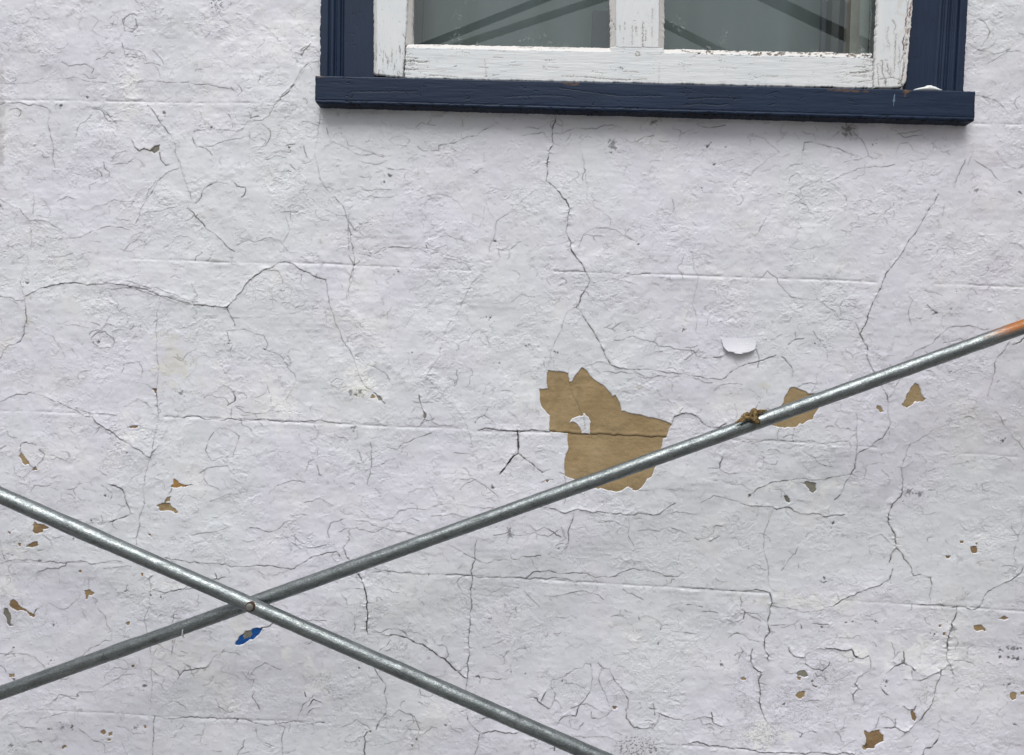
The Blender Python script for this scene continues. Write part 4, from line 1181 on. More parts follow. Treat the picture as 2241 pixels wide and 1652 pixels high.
inside = ((cx > oL) & (cx < oR))[None, :] & ((cz > oB) & (cz < oT))[:, None]
Q = Q[~inside.ravel()]
wall = mesh_obj('wall', V, Q, M_WALL, attr=A.reshape(-1, 4))
tag(wall, 'white painted block wall with cracked and flaking paint below the window', 'wall')
for V_, q_, m_, a_, l_ in PATCHES:
    o = mesh_obj('bare_patch', V_, q_, m_, wall, attr=a_)
    if l_: tag(o, l_)
del V, Q, XX, ZZ

# lifted flake of paint
P = fracline(np.vstack([poly_xz(FL), poly_xz(FL[:1])]), RS, .03, .003)[:-1]
zt = P[:, 1].max(); zb = P[:, 1].min()
lo = P.min(0); hi = P.max(0); n = 60
fx, fz = np.meshgrid(np.linspace(lo[0], hi[0], n), np.linspace(lo[1], hi[1], 36))
# rows of the flake run between its left and right outline
rows = []
Vf = []; nu_ = 40; zz = np.linspace(zt-.0005, zb+.0006, 26)
xc = P[:, 0].mean()
for z_ in zz:
    xi = []
    for k in range(len(P)):
        a, b_ = P[k], P[(k+1) % len(P)]
        if (a[1] > z_) != (b_[1] > z_): xi.append(a[0]+(z_-a[1])/(b_[1]-a[1])*(b_[0]-a[0]))
    if len(xi) < 2: xi = [xc-.01, xc+.01]
    l, r_ = min(xi), max(xi)
    for u in np.linspace(0, 1, nu_):
        x_ = l+(r_-l)*u; t = (zt-z_)/(zt-zb)
        Vf.append((x_, -(.0015+.0075*t**1.7+.0012*math.sin(u*3.1)*t), z_))
Vf = np.array(Vf); nf = len(Vf)
back = Vf.copy(); back[:, 1] += .0009
Fq = [tuple(q) for q in grid_faces(len(zz), nu_, True)] + [tuple(q+nf) for q in grid_faces(len(zz), nu_)]
for k in range(len(zz)-1):
    a = k*nu_; b_ = a+nu_; Fq.append((a, b_, b_+nf, a+nf)); a += nu_-1; b_ += nu_-1; Fq.append((b_, a, a+nf, b_+nf))
L0 = (len(zz)-1)*nu_
for u in range(nu_-1): Fq.append((L0+u, L0+u+1, L0+u+1+nf, L0+u+nf))
o = mesh_obj('paint_flake', np.concatenate([Vf, back]), Fq, M_WALL, wall, smooth=False, attr=np.zeros((2*nf, 3), np.float32))
tag(o, 'white flake of paint lifting off the wall above the upper tube')

# ---------------------------------------------------------------- window
def slab(name, quad, y, thick, mat, parent, nu, rows, er=.0025, prof=None, jit=.0004, round_bl=0, round_br=0, jl=None, seed=1, tr=None, ye=None):
    """board: front face at depth y through four reference points TL, TR, BR, BL"""
    TL, TR, BR, BL = [at(p[0], p[1], y) for p in quad]
    u = np.linspace(0, 1, nu); v = np.asarray(rows); nr0 = len(v)
    if nu <= nr0: mat = {M_BLUE: M_BLUEV, M_WHITE: M_WHITEV}.get(mat, mat)
    Uu, Vv = np.meshgrid(u, v)
    top = TL+(TR-TL)*Uu[..., None]; bot = BL+(BR-BL)*Uu[..., None]
    Pp = top+(bot-top)*Vv[..., None]
    Wd = np.linalg.norm(TR-TL); Ht = np.linalg.norm(BL-TL)
    wl = Wd*(1-Vv)+np.linalg.norm(BR-BL)*Vv
    Xm = Uu*wl; Zm = (1-Vv)*Ht                              # metres from left, metres up from bottom
    dl = Xm; dr = wl-Xm; db = Zm; dt = Ht-Zm
    x_ = Pp[..., 0]; z_ = Pp[..., 2]; yy = Pp[..., 1].copy()
    # ragged outline
    xo = x_+.5*jit*(NS(x_*0+z_, z_*0+seed*.31, .05, seed=seed+100)+.8*NS(x_*0+z_, z_*0+seed*.31, .007, seed=seed+110))*np.exp(-np.minimum(dl, dr)/.004)
    zo = z_+.5*jit*(NS(x_, z_*0+seed*.17, .06, seed=seed+101)+.8*NS(x_, z_*0+seed*.17, .008, seed=seed+111))*np.exp(-np.minimum(db, dt)/.004)
    for rr, dd, s in ((round_bl, dl, 1), (round_br, dr, -1)):
        if rr:
            k = (dd < rr) & (db < rr); px = rr-dd; pz = rr-db; m = np.maximum(px, pz); L = np.hypot(px, pz)+1e-9
            f = np.where(k, m/L, 1.0)
            xo = xo+np.where(k, s*(px-px*f), 0); zo = zo+np.where(k, (pz-pz*f), 0)
    d = np.minimum(np.minimum(dl, dr), np.minimum(db, dt))
    dd = np.clip(d, 0, er); yy += er-np.sqrt(np.maximum(er**2-(er-dd)**2, 0))
    wear = np.zeros(x_.shape+(3,), np.float32)
    if prof:
        dy, w_ = prof(Xm, Zm, wl, x_, z_); yy += dy
        for k, a in enumerate(w_): wear[..., k] = np.clip(a, 0, 1)
    for st_, uv in (tr or ()):
        Pt = poly_xz(uv, y); dmin = np.full(x_.shape, 9.)
        for p_, q_ in zip(Pt[:-1], Pt[1:]):
            e_ = q_-p_; t_ = np.clip(((x_-p_[0])*e_[0]+(z_-p_[1])*e_[1])/max((e_*e_).sum(), 1e-12), 0, 1)
            dmin = np.minimum(dmin, np.hypot(x_-p_[0]-t_*e_[0]+.0006*NS(x_, z_, .006, seed=77), z_-p_[1]-t_*e_[1]+.0006*NS(x_, z_, .006, seed=78)))
        red = st_ < 0; s_ = abs(st_); wd = .0005+.0006*s_
        m_ = np.exp(-(dmin/wd)**2)*min(1, s_)
        if red: m_ = m_*sstep(NS(x_, z_, .02, seed=79), -.9, .2); wear[..., 2] = np.maximum(wear[..., 2], m_)
        else: wear[..., 0] = np.maximum(wear[..., 0], m_*.9)
        yy += .0012*m_; wear[..., 1] = np.maximum(wear[..., 1], (0 if mat in (M_BLUE, M_BLUEV) else .25)*s_*np.exp(-(dmin/.004)**2))
    for (u0_, v0_, ru, rv, s_) in (ye or ()):
        cc = at(u0_, v0_, y); dd_ = np.hypot((x_-cc[0])/(ru*.00087), (z_-cc[2])/(rv*.00087))+.4*NS(x_, z_, .01, .004, seed=80)
        wear[..., 1] = np.maximum(wear[..., 1], s_*(1-sstep(dd_, .5, 1.2)))
    yy += .00007*NS(x_, z_, *((.10, .010) if nu > nr0 else (.010, .10)), seed=seed+102)
    front = np.stack([xo, yy, zo], -1).reshape(-1, 3)
    nr = len(v); ring = [j for j in range(nu)] + [i*nu+nu-1 for i in range(1, nr)] + [(nr-1)*nu+j for j in range(nu-2, -1, -1)] + [i*nu for i in range(nr-2, 0, -1)]
    bk = front[ring].copy(); bk[:, 1] = y+thick
    off = len(front); m = len(ring)
    Fc = [tuple(q) for q in grid_faces(nr, nu, True)]
    for k in range(m): k2 = (k+1) % m; Fc.append((ring[k2], ring[k], off+k, off+k2))
    Fc.append(tuple(off+k for k in range(m))[::-1])
    Vv_ = np.concatenate([front, bk]); wr = np.concatenate([wear.reshape(-1, 3), wear.reshape(-1, 3)[ring]*0])
    return mesh_obj(name, Vv_, Fc, mat, parent, attr=wr)
def grain(x, z, horiz, seed, thr=1.25, dens=.2):
    """dark weather checks along the grain, where a patchy mask allows"""
    a, b_ = (.060, .0022) if horiz else (.0022, .050)
    n = NS(x+.002*NS(x, z, .01, seed=seed+5), z+.0012*NS(x, z, .012, seed=seed+6), a, b_, seed=seed, beta=1.3)
    mk = sstep(NS(x, z, .045, seed=seed+1), dens, dens+.9)
    return sstep(n, thr, thr+.45)*mk
BT = '''
1,0 .9 415,405 470,400 520,410 570,405
1,0 .7 430,375 500,385
1,0 .7 415,455 470,460 500,457
1,0 .6 415,490 450,488
1,0 .8 970,265 975,290 990,292
1,0 .7 820,289 835,292
1,0 .4 940,395 945,440 950,505
1,0 .5 900,440 960,445
1,0 .5 1100,430 1180,430
1,0 .6 1450,500 1600,505 1700,515 1850,525 2000,520
1,0 .5 1850,470 1950,475
1,0 .35 2085,445 2085,540
1,0 .8 1935,345 1955,345 1960,362 1945,370 1933,362 1935,345
1,0 .5 580,495 700,500 760,508
1,0 .5 1000,375 1060,378
1,0 .7 600,288 650,292
1,0 .8 1160,302 1260,306
1,0 .7 1370,308 1500,310
1,0 .4 620,470 680,468
1,0 .4 1330,440 1420,445
2,0 1.1 0,325 60,345 110,345
2,0 .8 50,310 100,320
2,0 .8 200,310 203,345
2,0 .7 260,300 330,320 360,335
2,0 .9 430,330 580,322
2,0 1.1 895,320 960,350 1000,345 1100,335
2,0 1.3 1180,362 1250,358
2,0 .9 1100,480 1180,475 1270,460
2,0 .6 1130,440 1200,440
2,0 .6 1120,500 1200,505
2,0 .6 1210,400 1260,405
2,0 .5 60,375 80,370
2,0 .4 280,450 360,452
2,0 .4 500,500 620,503
2,0 .5 1150,540 1230,530
'''
def bt(s): return [(float(l.split()[1]), [tl(tuple(map(int, l.split()[0].split(','))), tuple(map(float, q.split(',')))) for q in l.split()[2:]]) for l in s.strip().split('\n')]
RAIL_T = bt(BT)
STR_T = bt('''2,0 .7 1400,225 1395,370 1390,470
2,0 .9 1315,400 1310,470 1330,520 1335,570
2,0 .8 1345,420 1350,480 1370,510
2,0 .6 1300,400 1340,395
2,0 .7 1365,450 1370,490
2,0 1.1 1440,500 1445,540
2,0 .6 1380,130 1400,170 1385,220
2,0 1.1 1420,545 1460,562
2,0 .6 1290,520 1380,510 1430,530
2,0 .5 1350,180 1340,250 1360,300
2,0 .7 1280,420 1285,500 1290,570
2,0 .6 1420,300 1425,380 1415,440
2,0 -1.5 1515,0 1500,60 1495,150 1485,230 1478,290
2,0 -1.0 1478,290 1470,350 1462,430 1450,500''')
STL_T = bt('''1,0 .8 405,225 412,238 423,245 425,285
1,0 1.2 425,285 420,340 412,420 405,515
1,0 .5 330,320 335,345 325,370
1,0 .5 300,380 302,420
1,0 .5 350,430 352,460
1,0 .6 270,460 272,480
1,0 .5 370,470 385,490''')
MUL_T = bt('''1,0 .6 1860,150 1862,200
1,0 .6 1830,170 1832,210
1,0 .7 1910,170 1910,290
1,0 .7 1935,180 1937,230
1,0 .8 1980,150 1980,315
1,0 .7 2000,200 1998,270
1,0 .7 2040,180 2040,240
1,0 .6 2045,60 2040,140
1,0 .5 1850,250 1852,280
1,0 .7 1775,120 1790,150 1800,190''')
SILL_T = bt('''1,0 .6 60,600 250,600 500,597
1,0 .5 900,690 1000,685 1060,672
1,0 .5 1070,640 1200,628 1330,625 1450,630 1530,640
1,0 .6 1430,575 1600,600 1850,630 2100,628
1,0 .5 1170,560 1190,570
2,0 .6 40,650 200,640 380,650
2,0 .6 0,690 120,680 230,690 300,680
2,0 .5 130,610 180,620
2,0 .7 430,575 460,580
2,0 .5 600,625 620,650
1,0 .7 1860,712 1880,720 1900,712
0,0 .5 2170,540 2241,545
2,0 1.2 0,742 300,752 640,765 960,770''')
SILL_Y = [(704, 167, 7, 2.5, .7), (1245, 182, 16, 4, .35), (1258, 184, 8, 3, .6), (1842, 197, 30, 2.6, .5), (1870, 199, 30, 2.2, .5), (1984, 200, 9, 3, .7), (1981, 206, 3, 4, .7)]
window = empty('window', at(1400, 200)); wloc = np.array(window.location)
tag(window, 'old wooden window with a peeling white sash in a navy blue frame', 'window')
rowsT = np.concatenate([np.linspace(0, .82, 12), np.linspace(.83, 1, 150)])
TOPV = -900
def xl(pts, yv):                                               # extrapolate an edge line to height yv
    (x0, y0), (x1, y1) = pts; return (x0+(x1-x0)*(yv-y0)/(y1-y0), yv)
# side casings with moulding
def cas_prof(marks, flip):
    def f(Xm, Zm, wl, x, z):
        q = Xm/wl; dy = np.zeros_like(Xm); m = np.zeros_like(Xm)
        for c_, w_, dp in marks: dy += dp*np.exp(-((q-c_)/w_)**2); 
        fl = sstep(q, .40, .43) if not flip else 1-sstep(q, .50, .53)
        dy += .006*fl
        cr = .8*grain(x, z, True, 201, 1.7, .5)*(Zm < .3) + .7*grain(x, z, False, 203, 1.9, .6)
        return dy+.0006*cr, (cr, np.zeros_like(cr), 0*cr)
    return f
Lc = [(701.4, 0), (699, 165)]; Li = [(820, 0), (820, 165)]
slab('casing', (xl(Lc, TOPV), xl(Li, TOPV), xl(Li, 171), xl(Lc, 171)), -.017, .020, M_BLUE, window, 110, rowsT, .002,
     cas_prof([(.17, .020, .0045), (.215, .03, .002), (.275, .030, .007), (.33, .02, .002), (.385, .016, .006)], False), .0011, seed=1)
Rc = [(2119.6, 0), (2109.5, 198)]; Ri = [(2001, 0), (1985, 198)]
slab('casing', (xl(Ri, TOPV), xl(Rc, TOPV), xl(Rc, 200), xl(Ri, 200)), -.017, .020, M_BLUE, window, 110, rowsT, .002,
     cas_prof([(.53, .018, .005), (.60, .03, .003), (.68, .035, .007), (.75, .02, .003), (.835, .018, .006)], True), .0006, seed=2)
slab('casing', ((690, TOPV-110), (2160, TOPV-80), (2160, TOPV+30), (690, TOPV)), -.022, .026, M_BLUE, window, 40, np.linspace(0, 1, 12), .003, None, .0003, seed=3)
# sill: front board over a thinner recessed board
def sill_prof(Xm, Zm, wl, x, z):
    cr = .7*grain(x, z, True, 211, 1.7, .45) + .9*grain(x, z, True, 215, .9, -.2)*np.exp(-((Zm-.0535)/.002)**2)
    cr += sstep(NS(x, z, .02, .006, seed=213), .9, 1.1)*np.exp(-Zm/.004)
    ye = np.zeros_like(x)
    dy = .0016*cr+.0007*np.exp(-((Zm-.006)/.0012)**2)
    # thin pale streak of splashed paint low on the right
    return dy, (np.clip(cr, 0, 1)*.85, ye, 0*cr)
sill = slab('sill', ((688.8, 164.2), (2136, 198.2), (2133.5, 264.5), (687.5, 224.8)), -.030, .028, M_BLUE, window, 900, np.linspace(0, 1, 62), .0035, sill_prof, .0006, round_bl=.006, round_br=.003, seed=4, tr=SILL_T, ye=SILL_Y)
def bed_prof(Xm, Zm, wl, x, z):
    n = sstep(NS(x, z, .012, .004, seed=221), .4, .8)
    g_ = np.exp(-((Zm-.0155)/.0016)**2)
    return .003*g_+.0012*n, (np.clip(.55*n+.9*g_, 0, 1), .8*sstep(NS(x, z, .02, .004, seed=222), 1.7, 2.1), 0*n)
b0 = at(697, 240, -.022); 
slab('drip_board', ((694.5, 214), (2119, 253), (2112, 269.5), (697, 230.8)), -.012, .013, M_BLUE, sill, 800, np.linspace(0, 1, 22), .004, bed_prof, .0009, round_bl=.006, round_br=.011, seed=5)
# sash
sash = empty('sash', at(1400, 100)); sash.parent = window
sash.location = sash.location-window.location
SY = -.027
def inv(o): return o
def sash_prof(kind, seed):
    def f(Xm, Zm, wl, x, z):
        dr = wl-Xm; dy = np.zeros_like(Xm); ye = np.zeros_like(Xm); re = np.zeros_like(Xm)
        hz = kind == 'rail'
        cr = .75*grain(x, z, hz, seed, 1.65 if hz else 1.75, .45 if hz else .45)
        if kind == 'left':
            k = 1-sstep(Xm, .0055, .0085); dy += .006*k - .003*np.exp(-((Xm-.0035)/.001)**2); ye += .35*k
            cr += .5*sstep(NS(x, z, .004, .03, seed=seed+3), 1.2, 1.5)*(Zm < .06)
        if kind == 'putty':
            dy += .010*Xm/wl; ye += .5; cr = .8*grain(x, z, False, seed, 1.3, .2)
        if kind == 'right':
            k = 1-sstep(dr, .008, .012); dy += .004*k; ye += .25*k
            ln = np.exp(-((dr-.0105-.004*sstep(.14-Zm, 0, .14)-.0012*NS(x*0, z, .02, seed=seed+7))/.0012)**2)
            re += ln*sstep(NS(x*0, z, .035, seed=seed+8), -.3, .3)*(Zm > .03); dy += .002*ln
            ye += .30*sstep(NS(x, z, .03, seed=seed+9), 0, 1)*(dr < .03)
            b_ = np.exp(-Xm/.004); dy += .003*b_; ye += .3*b_
            cr += .5*grain(x, z, False, seed+11, 1.2, -.1)*(1-sstep(Zm, .05, .12))
        if kind == 'mullion':
            for e in (Xm, dr):
                k = 1-sstep(e, .0100, .0120); dy += k*(.009*np.clip(1-e/.012, 0, 1)+.001); ye += .5*k
            cr += .3*grain(x, z, False, seed+11, 1.5, .3)
        if kind == 'rail':
            dtop = Zm.max()-Zm
            k = (1-sstep(dtop, .0085, .0110))*(1-((x > at(1337, 103, SY)[0]) & (x < at(1453, 103, SY)[0]))); dy += k*.006*np.clip(1-dtop/.011, 0, 1); ye += .50*k
            n = sstep(NS(x, z, .02, .003, seed=seed+13), .75, 1.05)
            band = np.exp(-((dtop-.0115)/.0016)**2); pitd = band*n*(.35+.65*sstep(x, .25, .35))
            cr += .9*pitd
            cr += .9*sstep(NS(x, z*0, .02, seed=seed+14), .3, .9)*np.exp(-Zm/.0016)
            cr += .55*grain(x, z, True, seed+15, .9, -.2)*(np.exp(-((Xm-.0)/.06)**2)+np.exp(-((wl-Xm)/.08)**2))
            # broken putty, right half
            bp = sstep(NS(x, z, .022, .02, seed=seed+16), .7, .75)*(dtop < .011)*(x > .27)*(x < .62)
            dy += .004*bp; ye += .3*bp
        cr = np.clip(cr, 0, 1)
        return dy+.0010*cr, (cr, np.clip(ye, 0, 1), re)
    return f
dn = np.linspace(0, 1, 90)
# left stile
rowsL = np.concatenate([np.linspace(0, .80, 12), np.linspace(.81, 1, 170)])
slab('stile', (xl([(815, 0), (815.5, 165)], TOPV), xl([(892, 0), (883.5, 171)], TOPV), (883.5, 170.5), (815.8, 162.5)), SY, .027, M_WHITE, sash, 76, rowsL, .003, sash_prof('left', 301), .0007, round_bl=.007, seed=11, tr=STL_T)
slab('glazing_putty', (xl([(889, 0), (888, 92)], TOPV), xl([(903.5, 0), (903.5, 92)], TOPV), (902.5, 93), (886.5, 99)), SY+.0015, .024, M_WHITE, sash, 14, rowsT, .003, sash_prof('putty', 331), .0006, seed=12)
slab('stile', (xl([(1919, 0), (1914, 113)], TOPV), xl([(2005, 0), (1995, 125)], TOPV), (1985.5, 190.5), (1911.5, 193)), SY, .027, M_WHITE, sash, 84, np.concatenate([np.linspace(0, .80, 12), np.linspace(.81, 1, 240)]), .003, sash_prof('right', 341), .0010, round_br=.018, seed=13, tr=STR_T)
slab('mullion', (xl([(1335, 0), (1335.5, 100)], TOPV), xl([(1456, 0), (1454.5, 100)], TOPV), (1454.5, 105.2), (1335.5, 102.8)), SY+.0006, .026, M_WHITE, sash, 150, rowsT, .0012, sash_prof('mullion', 361), .0009, seed=14, tr=MUL_T)
slab('rail', ((888, 92), (1911, 113), (1910.5, 193), (885, 171)), SY+.001, .026, M_WHITE, sash, 760, np.linspace(0, 1, 76), .002, sash_prof('rail', 381), .0008, seed=15, tr=RAIL_T)
slab('rail', ((815, TOPV+20), (2060, TOPV+40), (2060, TOPV+100), (815, TOPV+90)), SY, .027, M_WHITE, sash, 30, np.linspace(0, 1, 10), .002, None, .0003, seed=16)
# children of an offset empty: undo the offset so that mesh coordinates stay in world space
for o in list(sash.children): o.matrix_parent_inverse = Matrix.Identity(4); o.location = -(Vector(window.location)+Vector(sash.location))
for o in list(window.children):
    if o.name.split('.')[0] != 'sash': o.location = -Vector(window.location)
# glass
def pane(name, u0, u1, v1, y, rot=0.0):
    a = at(u0, TOPV+60, y); b_ = at(u1, v1, y)
    x0, x1, z0, z1 = a[0], b_[0], b_[2], a[2]
    dx = (x1-x0)*rot; t = .003
    V_ = np.array([(x0, y, z0), (x1, y+dx, z0), (x1, y+dx, z1), (x0, y, z1)], float)
    o = mesh_obj(name, V_, [(0, 1, 2, 3)], M_GLASS, sash, smooth=False); o.location = -(Vector(window.location)+Vector(sash.location)); return o
pane('glass_pane', 892, 1345, 108, -.013); pane('glass_pane', 1445, 1926, 124, -.013)

# caulk blob and small cracked joint marks
M_CAULK = mat_simple('white_caulk', (.62, .68, .68), (.72, .75, .75), 60, .5, 0, .0006)
def blob(pts, y, name, mat, parent, th=.006):
    P = at(np.array([p[0] for p in pts]), np.array([p[1] for p in pts]), y); c = P.mean(0)
    V_ = [c+np.array([0, -th, 0])]; n = len(P)
    for k_, (s, d) in enumerate(((.45, .9), (.8, .6), (1.0, 0.), (1.0, -.8))):
        for p in P: V_.append(np.array([c[0]+(p[0]-c[0])*s, y-th*d, c[2]+(p[2]-c[2])*s]))
    Fc = [(0, 1+k, 1+(k+1) % n) for k in range(n)]
    for r_ in range(3):
        for k in range(n): a = 1+r_*n+k; b_ = 1+r_*n+(k+1) % n; Fc.append((a, a+n, b_+n, b_))
    return mesh_obj(name, np.array(V_), Fc, mat, parent)
o = blob([(1996, 198), (2003, 194.5), (2013, 192), (2022, 190.5), (2029, 187), (2036, 186.5), (2042, 189), (2049, 191), (2056, 194.5), (2066, 199), (2060, 201), (2030, 201), (2005, 200)], -.018, 'caulk_bead', M_CAULK, window); o.location = -Vector(window.location)
tag(o, 'white blob of caulk at the right end of the sill')
M_STREAK = mat_simple('pale_blue_streak', (.09, .14, .22), (.14, .19, .28), 200, .5, 0, .0003)
o = blob([(1957.5, 206), (1959, 207), (1958.5, 214), (1959.5, 221), (1957, 224), (1956, 232), (1954.5, 234), (1955.5, 225), (1953.5, 222), (1955.5, 216)], -.0304, 'paint_streak', M_STREAK, sill, .0004); o.location = (0, 0, 0)

# dim room behind the glass
M_ROOM = mat_simple('dim_plaster', (.20, .215, .205), (.23, .245, .235), 5, .9, 0, .001)
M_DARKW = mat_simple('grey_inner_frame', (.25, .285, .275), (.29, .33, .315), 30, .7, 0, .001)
Vr, Fr = box(oL-.5, oR+.5, .05, 1.6, oB-.6, oT+.2)
room = mesh_obj('room', Vr, [f for f in Fr if f != (0, 4, 5, 1)], M_ROOM, smooth=False); tag(room, kind='structure')
Vr, Fr = merge([box(oL-.5, oR+.5, .02, .05, oB-.6, oB-.02), box(oL-.5, oL-.01, .02, .05, oB-.02, oT+.2), box(oR+.01, oR+.5, .02, .05, oB-.02, oT+.2)])
rb = mesh_obj('room_front', Vr, Fr, M_ROOM, smooth=False); tag(rb, kind='structure')
def bar_uv(u0, u1, v0, v1, y, th):
    a = at(u0, v1, y); b_ = at(u1, v0, y); return box(a[0], b_[0], y, y+th, a[2], b_[2])
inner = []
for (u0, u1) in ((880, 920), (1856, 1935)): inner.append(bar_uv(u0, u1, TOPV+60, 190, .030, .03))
bars_d = [bar_uv(1292, 1352, 24, 190, .060, .02), bar_uv(1805, 1831, TOPV+60, 190, .075, .01)]  # dark bars added behind the glass to imitate reflected posts
v_, f_ = merge([bar_uv(1831, 1853, TOPV+60, 190, .045, .03), bar_uv(919, 928, TOPV+60, 190, .045, .02)]); o = mesh_obj('bead_and_reflection', v_, f_, mat_simple('dark_bead_and_reflection', (.030, .036, .036), (.04, .048, .048), 30, .7), window, smooth=False); o.location = -Vector(window.location)  # right bar imitates a reflected scaffold post; left strip is the inner bead
v_, f_ = merge(bars_d); o = mesh_obj('post_reflection', v_, f_, mat_simple('slate_post_reflection', (.050, .066, .080), (.060, .078, .095), 30, .7), window, smooth=False); o.location = -Vector(window.location)
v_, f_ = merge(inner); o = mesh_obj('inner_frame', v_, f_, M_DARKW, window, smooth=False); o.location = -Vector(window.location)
M_CURT = mat_simple('grey_green_curtain', CURT0, CURT1, 6, .9, 0, .002)
cv = []; nC = 220
xa, xb = oL-.1, oR+.1
for k in range(nC):
    x_ = xa+(xb-xa)*k/(nC-1)
    for z_ in (oB-.15, oT+.1): cv.append((x_, .14+.010*math.sin(x_*23)+.006*math.sin(x_*61+1), z_))
cf = [(2*k, 2*k+2, 2*k+3, 2*k+1) for k in range(nC-1)]
curtain = mesh_obj('curtain', np.array(cv), cf, M_CURT)
tag(curtain, 'plain grey-green curtain hanging behind the window panes', 'curtain')
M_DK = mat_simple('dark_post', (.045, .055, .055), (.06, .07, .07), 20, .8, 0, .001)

M_LT = mat_simple('grey_ghost_tube', (.28, .31, .30), (.33, .36, .25), 20, .8, 0, .001)
# ---------------------------------------------------------------- scaffold
YA, YB = -.124, -.1515
XL, XR = -1.95, 1.03                       # the two end frames
def tube_pts(p0, p1, y, u_from, u_to, n):
    a_ = at(*p0, y); b_ = at(*p1, y); X_ = np.linspace(XL-.03, XR+.03, n)
    return a_+(b_-a_)*((X_-a_[0])/(b_[0]-a_[0]))[:, None]
brace = empty('cross_brace', at(547, 1327, -.138))
tag(brace, 'pair of crossed galvanised scaffold tubes bolted together in front of the wall', 'scaffold brace')
def add_brace_tube(p0, p1, y, u0, u1, r, mat, seed, feat=()):
    n = 900; P = tube_pts(p0, p1, y, u0, u1, n); q_ = P-CAM; us = CU+FPX*(q_@R)/(q_@F)
    rad = np.full(n, r); 
    for (c_, w_, a_) in feat: rad = rad*(1+a_*np.exp(-((us-c_)/w_)**4))
    rad = rad*(1+.008*NS(us*.001, us*0, .05, seed=seed))
    V_, F_ = tube(P, rad, 36, .006, seed)
    o = mesh_obj('tube', V_, F_, mat, brace); o.location = -Vector(brace.location); return o
PA0, PA1 = (0, 1516.7), (2241, 714.5); PB0, PB1 = (0, 1083.5), (1300, 1652.5)
M_STEELO = mat_steel('galvanised_steel_orange_end', True, .375)
tA = add_brace_tube(PA0, PA1, YA, -1050, 2490, .0126, M_STEELO, 5, ((262, 22, .05), (60, 180, .02), (290, 12, .03)))
tB = add_brace_tube(PB0, PB1, YB, -900, 2430, .0130, M_STEEL, 6, ((60, 170, .07), (190, 50, .03)))
M_BOLT = mat_simple('rusty_bolt', (.12, .118, .112), (.20, .195, .185), 150, .5, .2, .0006)
M_RUST = mat_simple('rust', (.045, .026, .014), (.09, .055, .028), 150, .8, .2, .0006)
bc = at(547.5, 1328, YB-.013)
def disc(c, r, y0, y1, seg=28, dome=0.0):
    V_ = []; 
    prof = [(r, y1), (r, y0+.0006), (r*.93, y0), (r*.6, y0-dome*.7), (r*.2, y0-dome)]
    for rr, yy in prof:
        for k in range(seg): a = 2*math.pi*k/seg; V_.append((c[0]+rr*math.cos(a), yy, c[2]+rr*math.sin(a)))
    F_ = []
    for i in range(len(prof)-1):
        for k in range(seg): k2 = (k+1) % seg; F_.append((i*seg+k, i*seg+k2, (i+1)*seg+k2, (i+1)*seg+k))
    F_.append(tuple((len(prof)-1)*seg+k for k in range(seg))); return np.array(V_), F_
v_, f_ = disc(bc, .0086, bc[1]-.0010, bc[1]+.02); o = mesh_obj('pivot_washer', v_, f_, M_RUST, brace); o.location = -Vector(brace.location)
v_, f_ = disc(bc+np.array([-.0004, 0, 0]), .0064, bc[1]-.0035, bc[1]+.002, dome=.0008); o = mesh_obj('pivot_bolt', v_, f_, M_BOLT, brace); o.location = -Vector(brace.location)
# scaffold end frames outside the picture that carry the braces
M_FRAME = mat_simple('orange_frame_paint', (.42, .13, .02), (.50, .17, .03), 30, .5, 0, .0005)
def frame(x, label):
    root = empty('scaffold_frame', (x, -.65, 0)); tag(root, label, 'scaffold frame')
    for y in (-.188, -1.20):
        v_, f_ = tube([(0, y+.65, 0.01), (0, y+.65, 3.6)], .021, 24); mesh_obj('post', v_, f_, M_FRAME, root)
    for z in (.35, 1.75, 3.2):
        v_, f_ = tube([(0, -.188+.65, z), (0, -1.20+.65, z)], .017, 20); mesh_obj('crossbar', v_, f_, M_FRAME, root)
    return root
frame(XR, 'orange scaffold end frame to the right of the window'); frame(XL, 'orange scaffold end frame far to the left of the window')
# brace of the next lift, seen only as dark bars reflected in the panes
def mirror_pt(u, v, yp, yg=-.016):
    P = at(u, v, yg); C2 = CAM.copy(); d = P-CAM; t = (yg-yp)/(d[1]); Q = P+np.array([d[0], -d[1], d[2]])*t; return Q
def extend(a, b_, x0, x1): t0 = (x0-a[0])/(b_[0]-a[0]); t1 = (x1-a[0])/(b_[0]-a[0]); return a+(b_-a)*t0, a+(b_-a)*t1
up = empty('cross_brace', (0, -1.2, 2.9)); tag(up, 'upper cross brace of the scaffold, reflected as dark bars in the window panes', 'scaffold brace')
for (q, r_, yy) in ((((945, 92), (1185, -2)), .0125, -1.18), (((1690, -2), (1900, 98)), .0190, -1.225), (((1020, 92), (1270, 10)), .012, -.98), (((1455, 50), (1560, 102)), .012, -.98)):  # paler pair added to imitate the doubled, fainter reflections
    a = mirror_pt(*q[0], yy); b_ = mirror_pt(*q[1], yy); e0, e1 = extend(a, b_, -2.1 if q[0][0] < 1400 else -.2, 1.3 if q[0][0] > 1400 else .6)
    v_, f_ = tube([e0, (e0+e1)/2, e1], r_, 24); o = mesh_obj('tube', v_, f_, M_DK if yy < -1.1 else M_LT, up, True); o.location = (0, 1.2, -2.9)

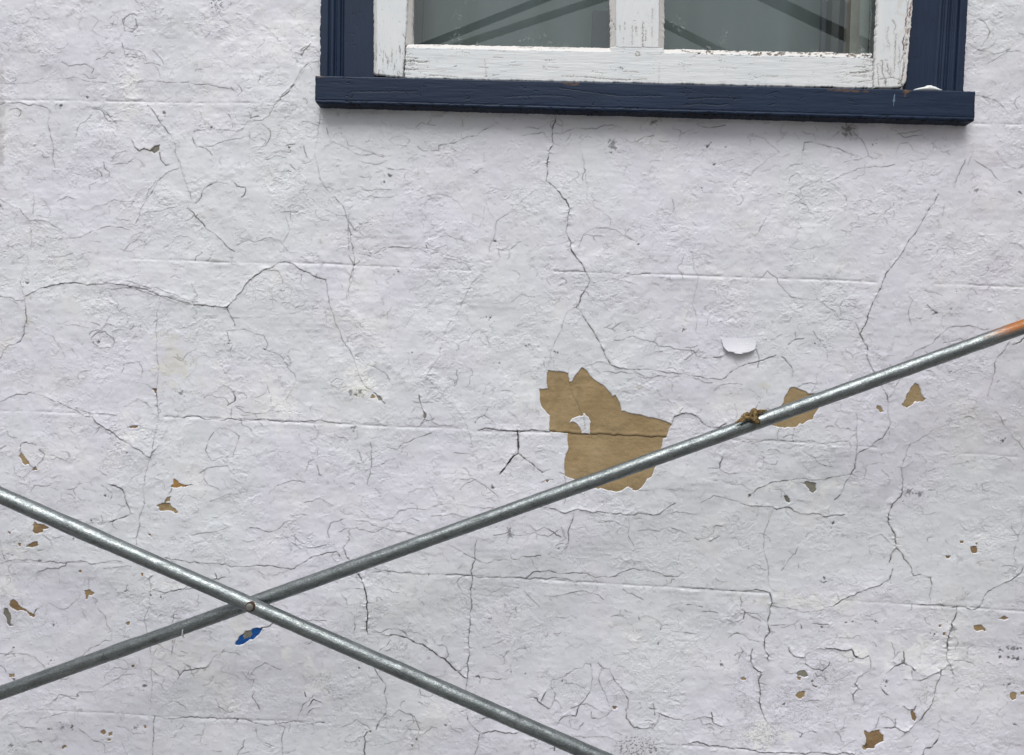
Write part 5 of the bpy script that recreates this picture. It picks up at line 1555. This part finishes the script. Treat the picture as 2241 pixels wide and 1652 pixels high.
# ---------------------------------------------------------------- knotted scrap on the tube
def C3(pts): return [((2500+x/10.186)/1.585, (1380+y/10.186)/1.585) for x, y in pts]
def strand(pts, rads, dy, seed, lump=.25, flat=1.0):
    q = C3(pts); n = 44
    t = np.linspace(0, len(q)-1, n); uu = np.interp(t, range(len(q)), [p[0] for p in q]); vv = np.interp(t, range(len(q)), [p[1] for p in q])
    k_ = np.ones(5)/5; pu = np.pad(uu, 2, mode='edge'); pv = np.pad(vv, 2, mode='edge'); uu = np.convolve(pu, k_, 'valid'); vv = np.convolve(pv, k_, 'valid')
    P = at(uu, vv, YA-.010); P[:, 1] += np.interp(t, range(len(q)), dy)
    r = np.interp(t, range(len(q)), rads)/10.186/1.585*.00081
    return tube(P, r, 22, lump, seed, flat)
parts = [strand([(490, 852), (560, 840), (640, 800), (740, 745), (830, 650), (900, 590), (970, 600), (1010, 660)], [22, 36, 52, 72, 95, 92, 80, 60], [-.004, -.004, -.004, -.004, -.003, -.002, -.002, -.003], 1, .14),
         strand([(660, 830), (760, 780), (860, 700), (960, 690), (1030, 700)], [30, 46, 60, 62, 50], [-.008, -.008, -.007, -.006, -.005], 2, .15),
         strand([(1010, 690), (1040, 600), (1090, 510), (1150, 440), (1210, 420), (1270, 445)], [52, 58, 62, 64, 58, 46], [-.005, -.004, -.002, 0, .001, .002], 3, .18),
         strand([(1230, 450), (1200, 530), (1185, 620), (1180, 700), (1210, 780), (1250, 850), (1275, 900)], [60, 84, 80, 78, 80, 64, 40], [0, -.003, -.006, -.009, -.011, -.012, -.012], 4, .18),
         strand([(1010, 700), (1080, 740), (1150, 790), (1200, 840), (1240, 880)], [52, 66, 72, 62, 44], [-.006, -.009, -.011, -.012, -.013], 5, .16),
         strand([(1190, 560), (1290, 530), (1390, 500), (1500, 470), (1600, 450), (1690, 430)], [90, 84, 66, 50, 34, 12], [.002, .002, .003, .004, .005, .006], 6, .25),
         strand([(1260, 470), (1330, 450), (1430, 440), (1520, 440)], [34, 26, 26, 18], [-.001, 0, .001, .002], 7, .3),
         strand([(1290, 740), (1285, 800), (1280, 870), (1270, 910)], [26, 30, 30, 26], [-.012, -.013, -.013, -.013], 8, .3)]
v_, f_ = merge(parts)
b = NB('dried_brown_rope'); v1 = b.coord(); n = b.noise(v1, 140, 6, .7); n2_ = b.noise(v1, 380, 4, .6)
c = b.mix(b.ramp(n, .35, .68), (.085, .05, .018), (.27, .185, .065)); c = b.mix(b.math('MULTIPLY', b.ramp(n2_, .5, .7), .5), c, (.045, .025, .012))
M_ROPE = b.pbr(c, .6, 0, b.bump(b.math('ADD', n, n2_), .0012, .8), .4)
rope = mesh_obj('rope_knot', v_, f_, M_ROPE)
tag(rope, 'brown knotted scrap of rope snagged on top of the rising galvanised tube', 'rope')
# pale paint drip run over the lower left of the rising tube
M_DRIP = mat_simple('dried_paint_drip', (.42, .44, .44), (.52, .54, .54), 200, .6, 0, .0004)
d0 = at(402, 1360, YA-.0128)
parts = [tube(at(np.array([403, 402.5, 402, 401.5, 402.]), np.array([1364, 1372, 1380, 1388, 1396.]), YA-.008)+np.array([[0, .002, 0], [0, -.003, 0], [0, -.0048, 0], [0, -.004, 0], [0, .001, 0]]), np.array([.0010, .0016, .0014, .0018, .0008])*.8, 10, .2, 3)]
v_, f_ = merge(parts); o = mesh_obj('paint_drip', v_, f_, M_DRIP, brace); o.location = -Vector(brace.location)

# ---------------------------------------------------------------- ground
b = NB('concrete_paving'); v1 = b.coord()
M_GND = b.pbr(b.mix(b.ramp(b.noise(v1, 6, 6, .6), .3, .7), (.13, .13, .125), (.20, .195, .185)), .85, 0, b.bump(b.noise(v1, 60, 5, .6), .003), .3)
gq = np.array([(-60, -60, 0), (60, -60, 0), (60, 3, 0), (-60, 3, 0)], float)
gr = mesh_obj('ground', gq, [(0, 1, 2, 3)], M_GND, smooth=False); tag(gr, kind='structure')
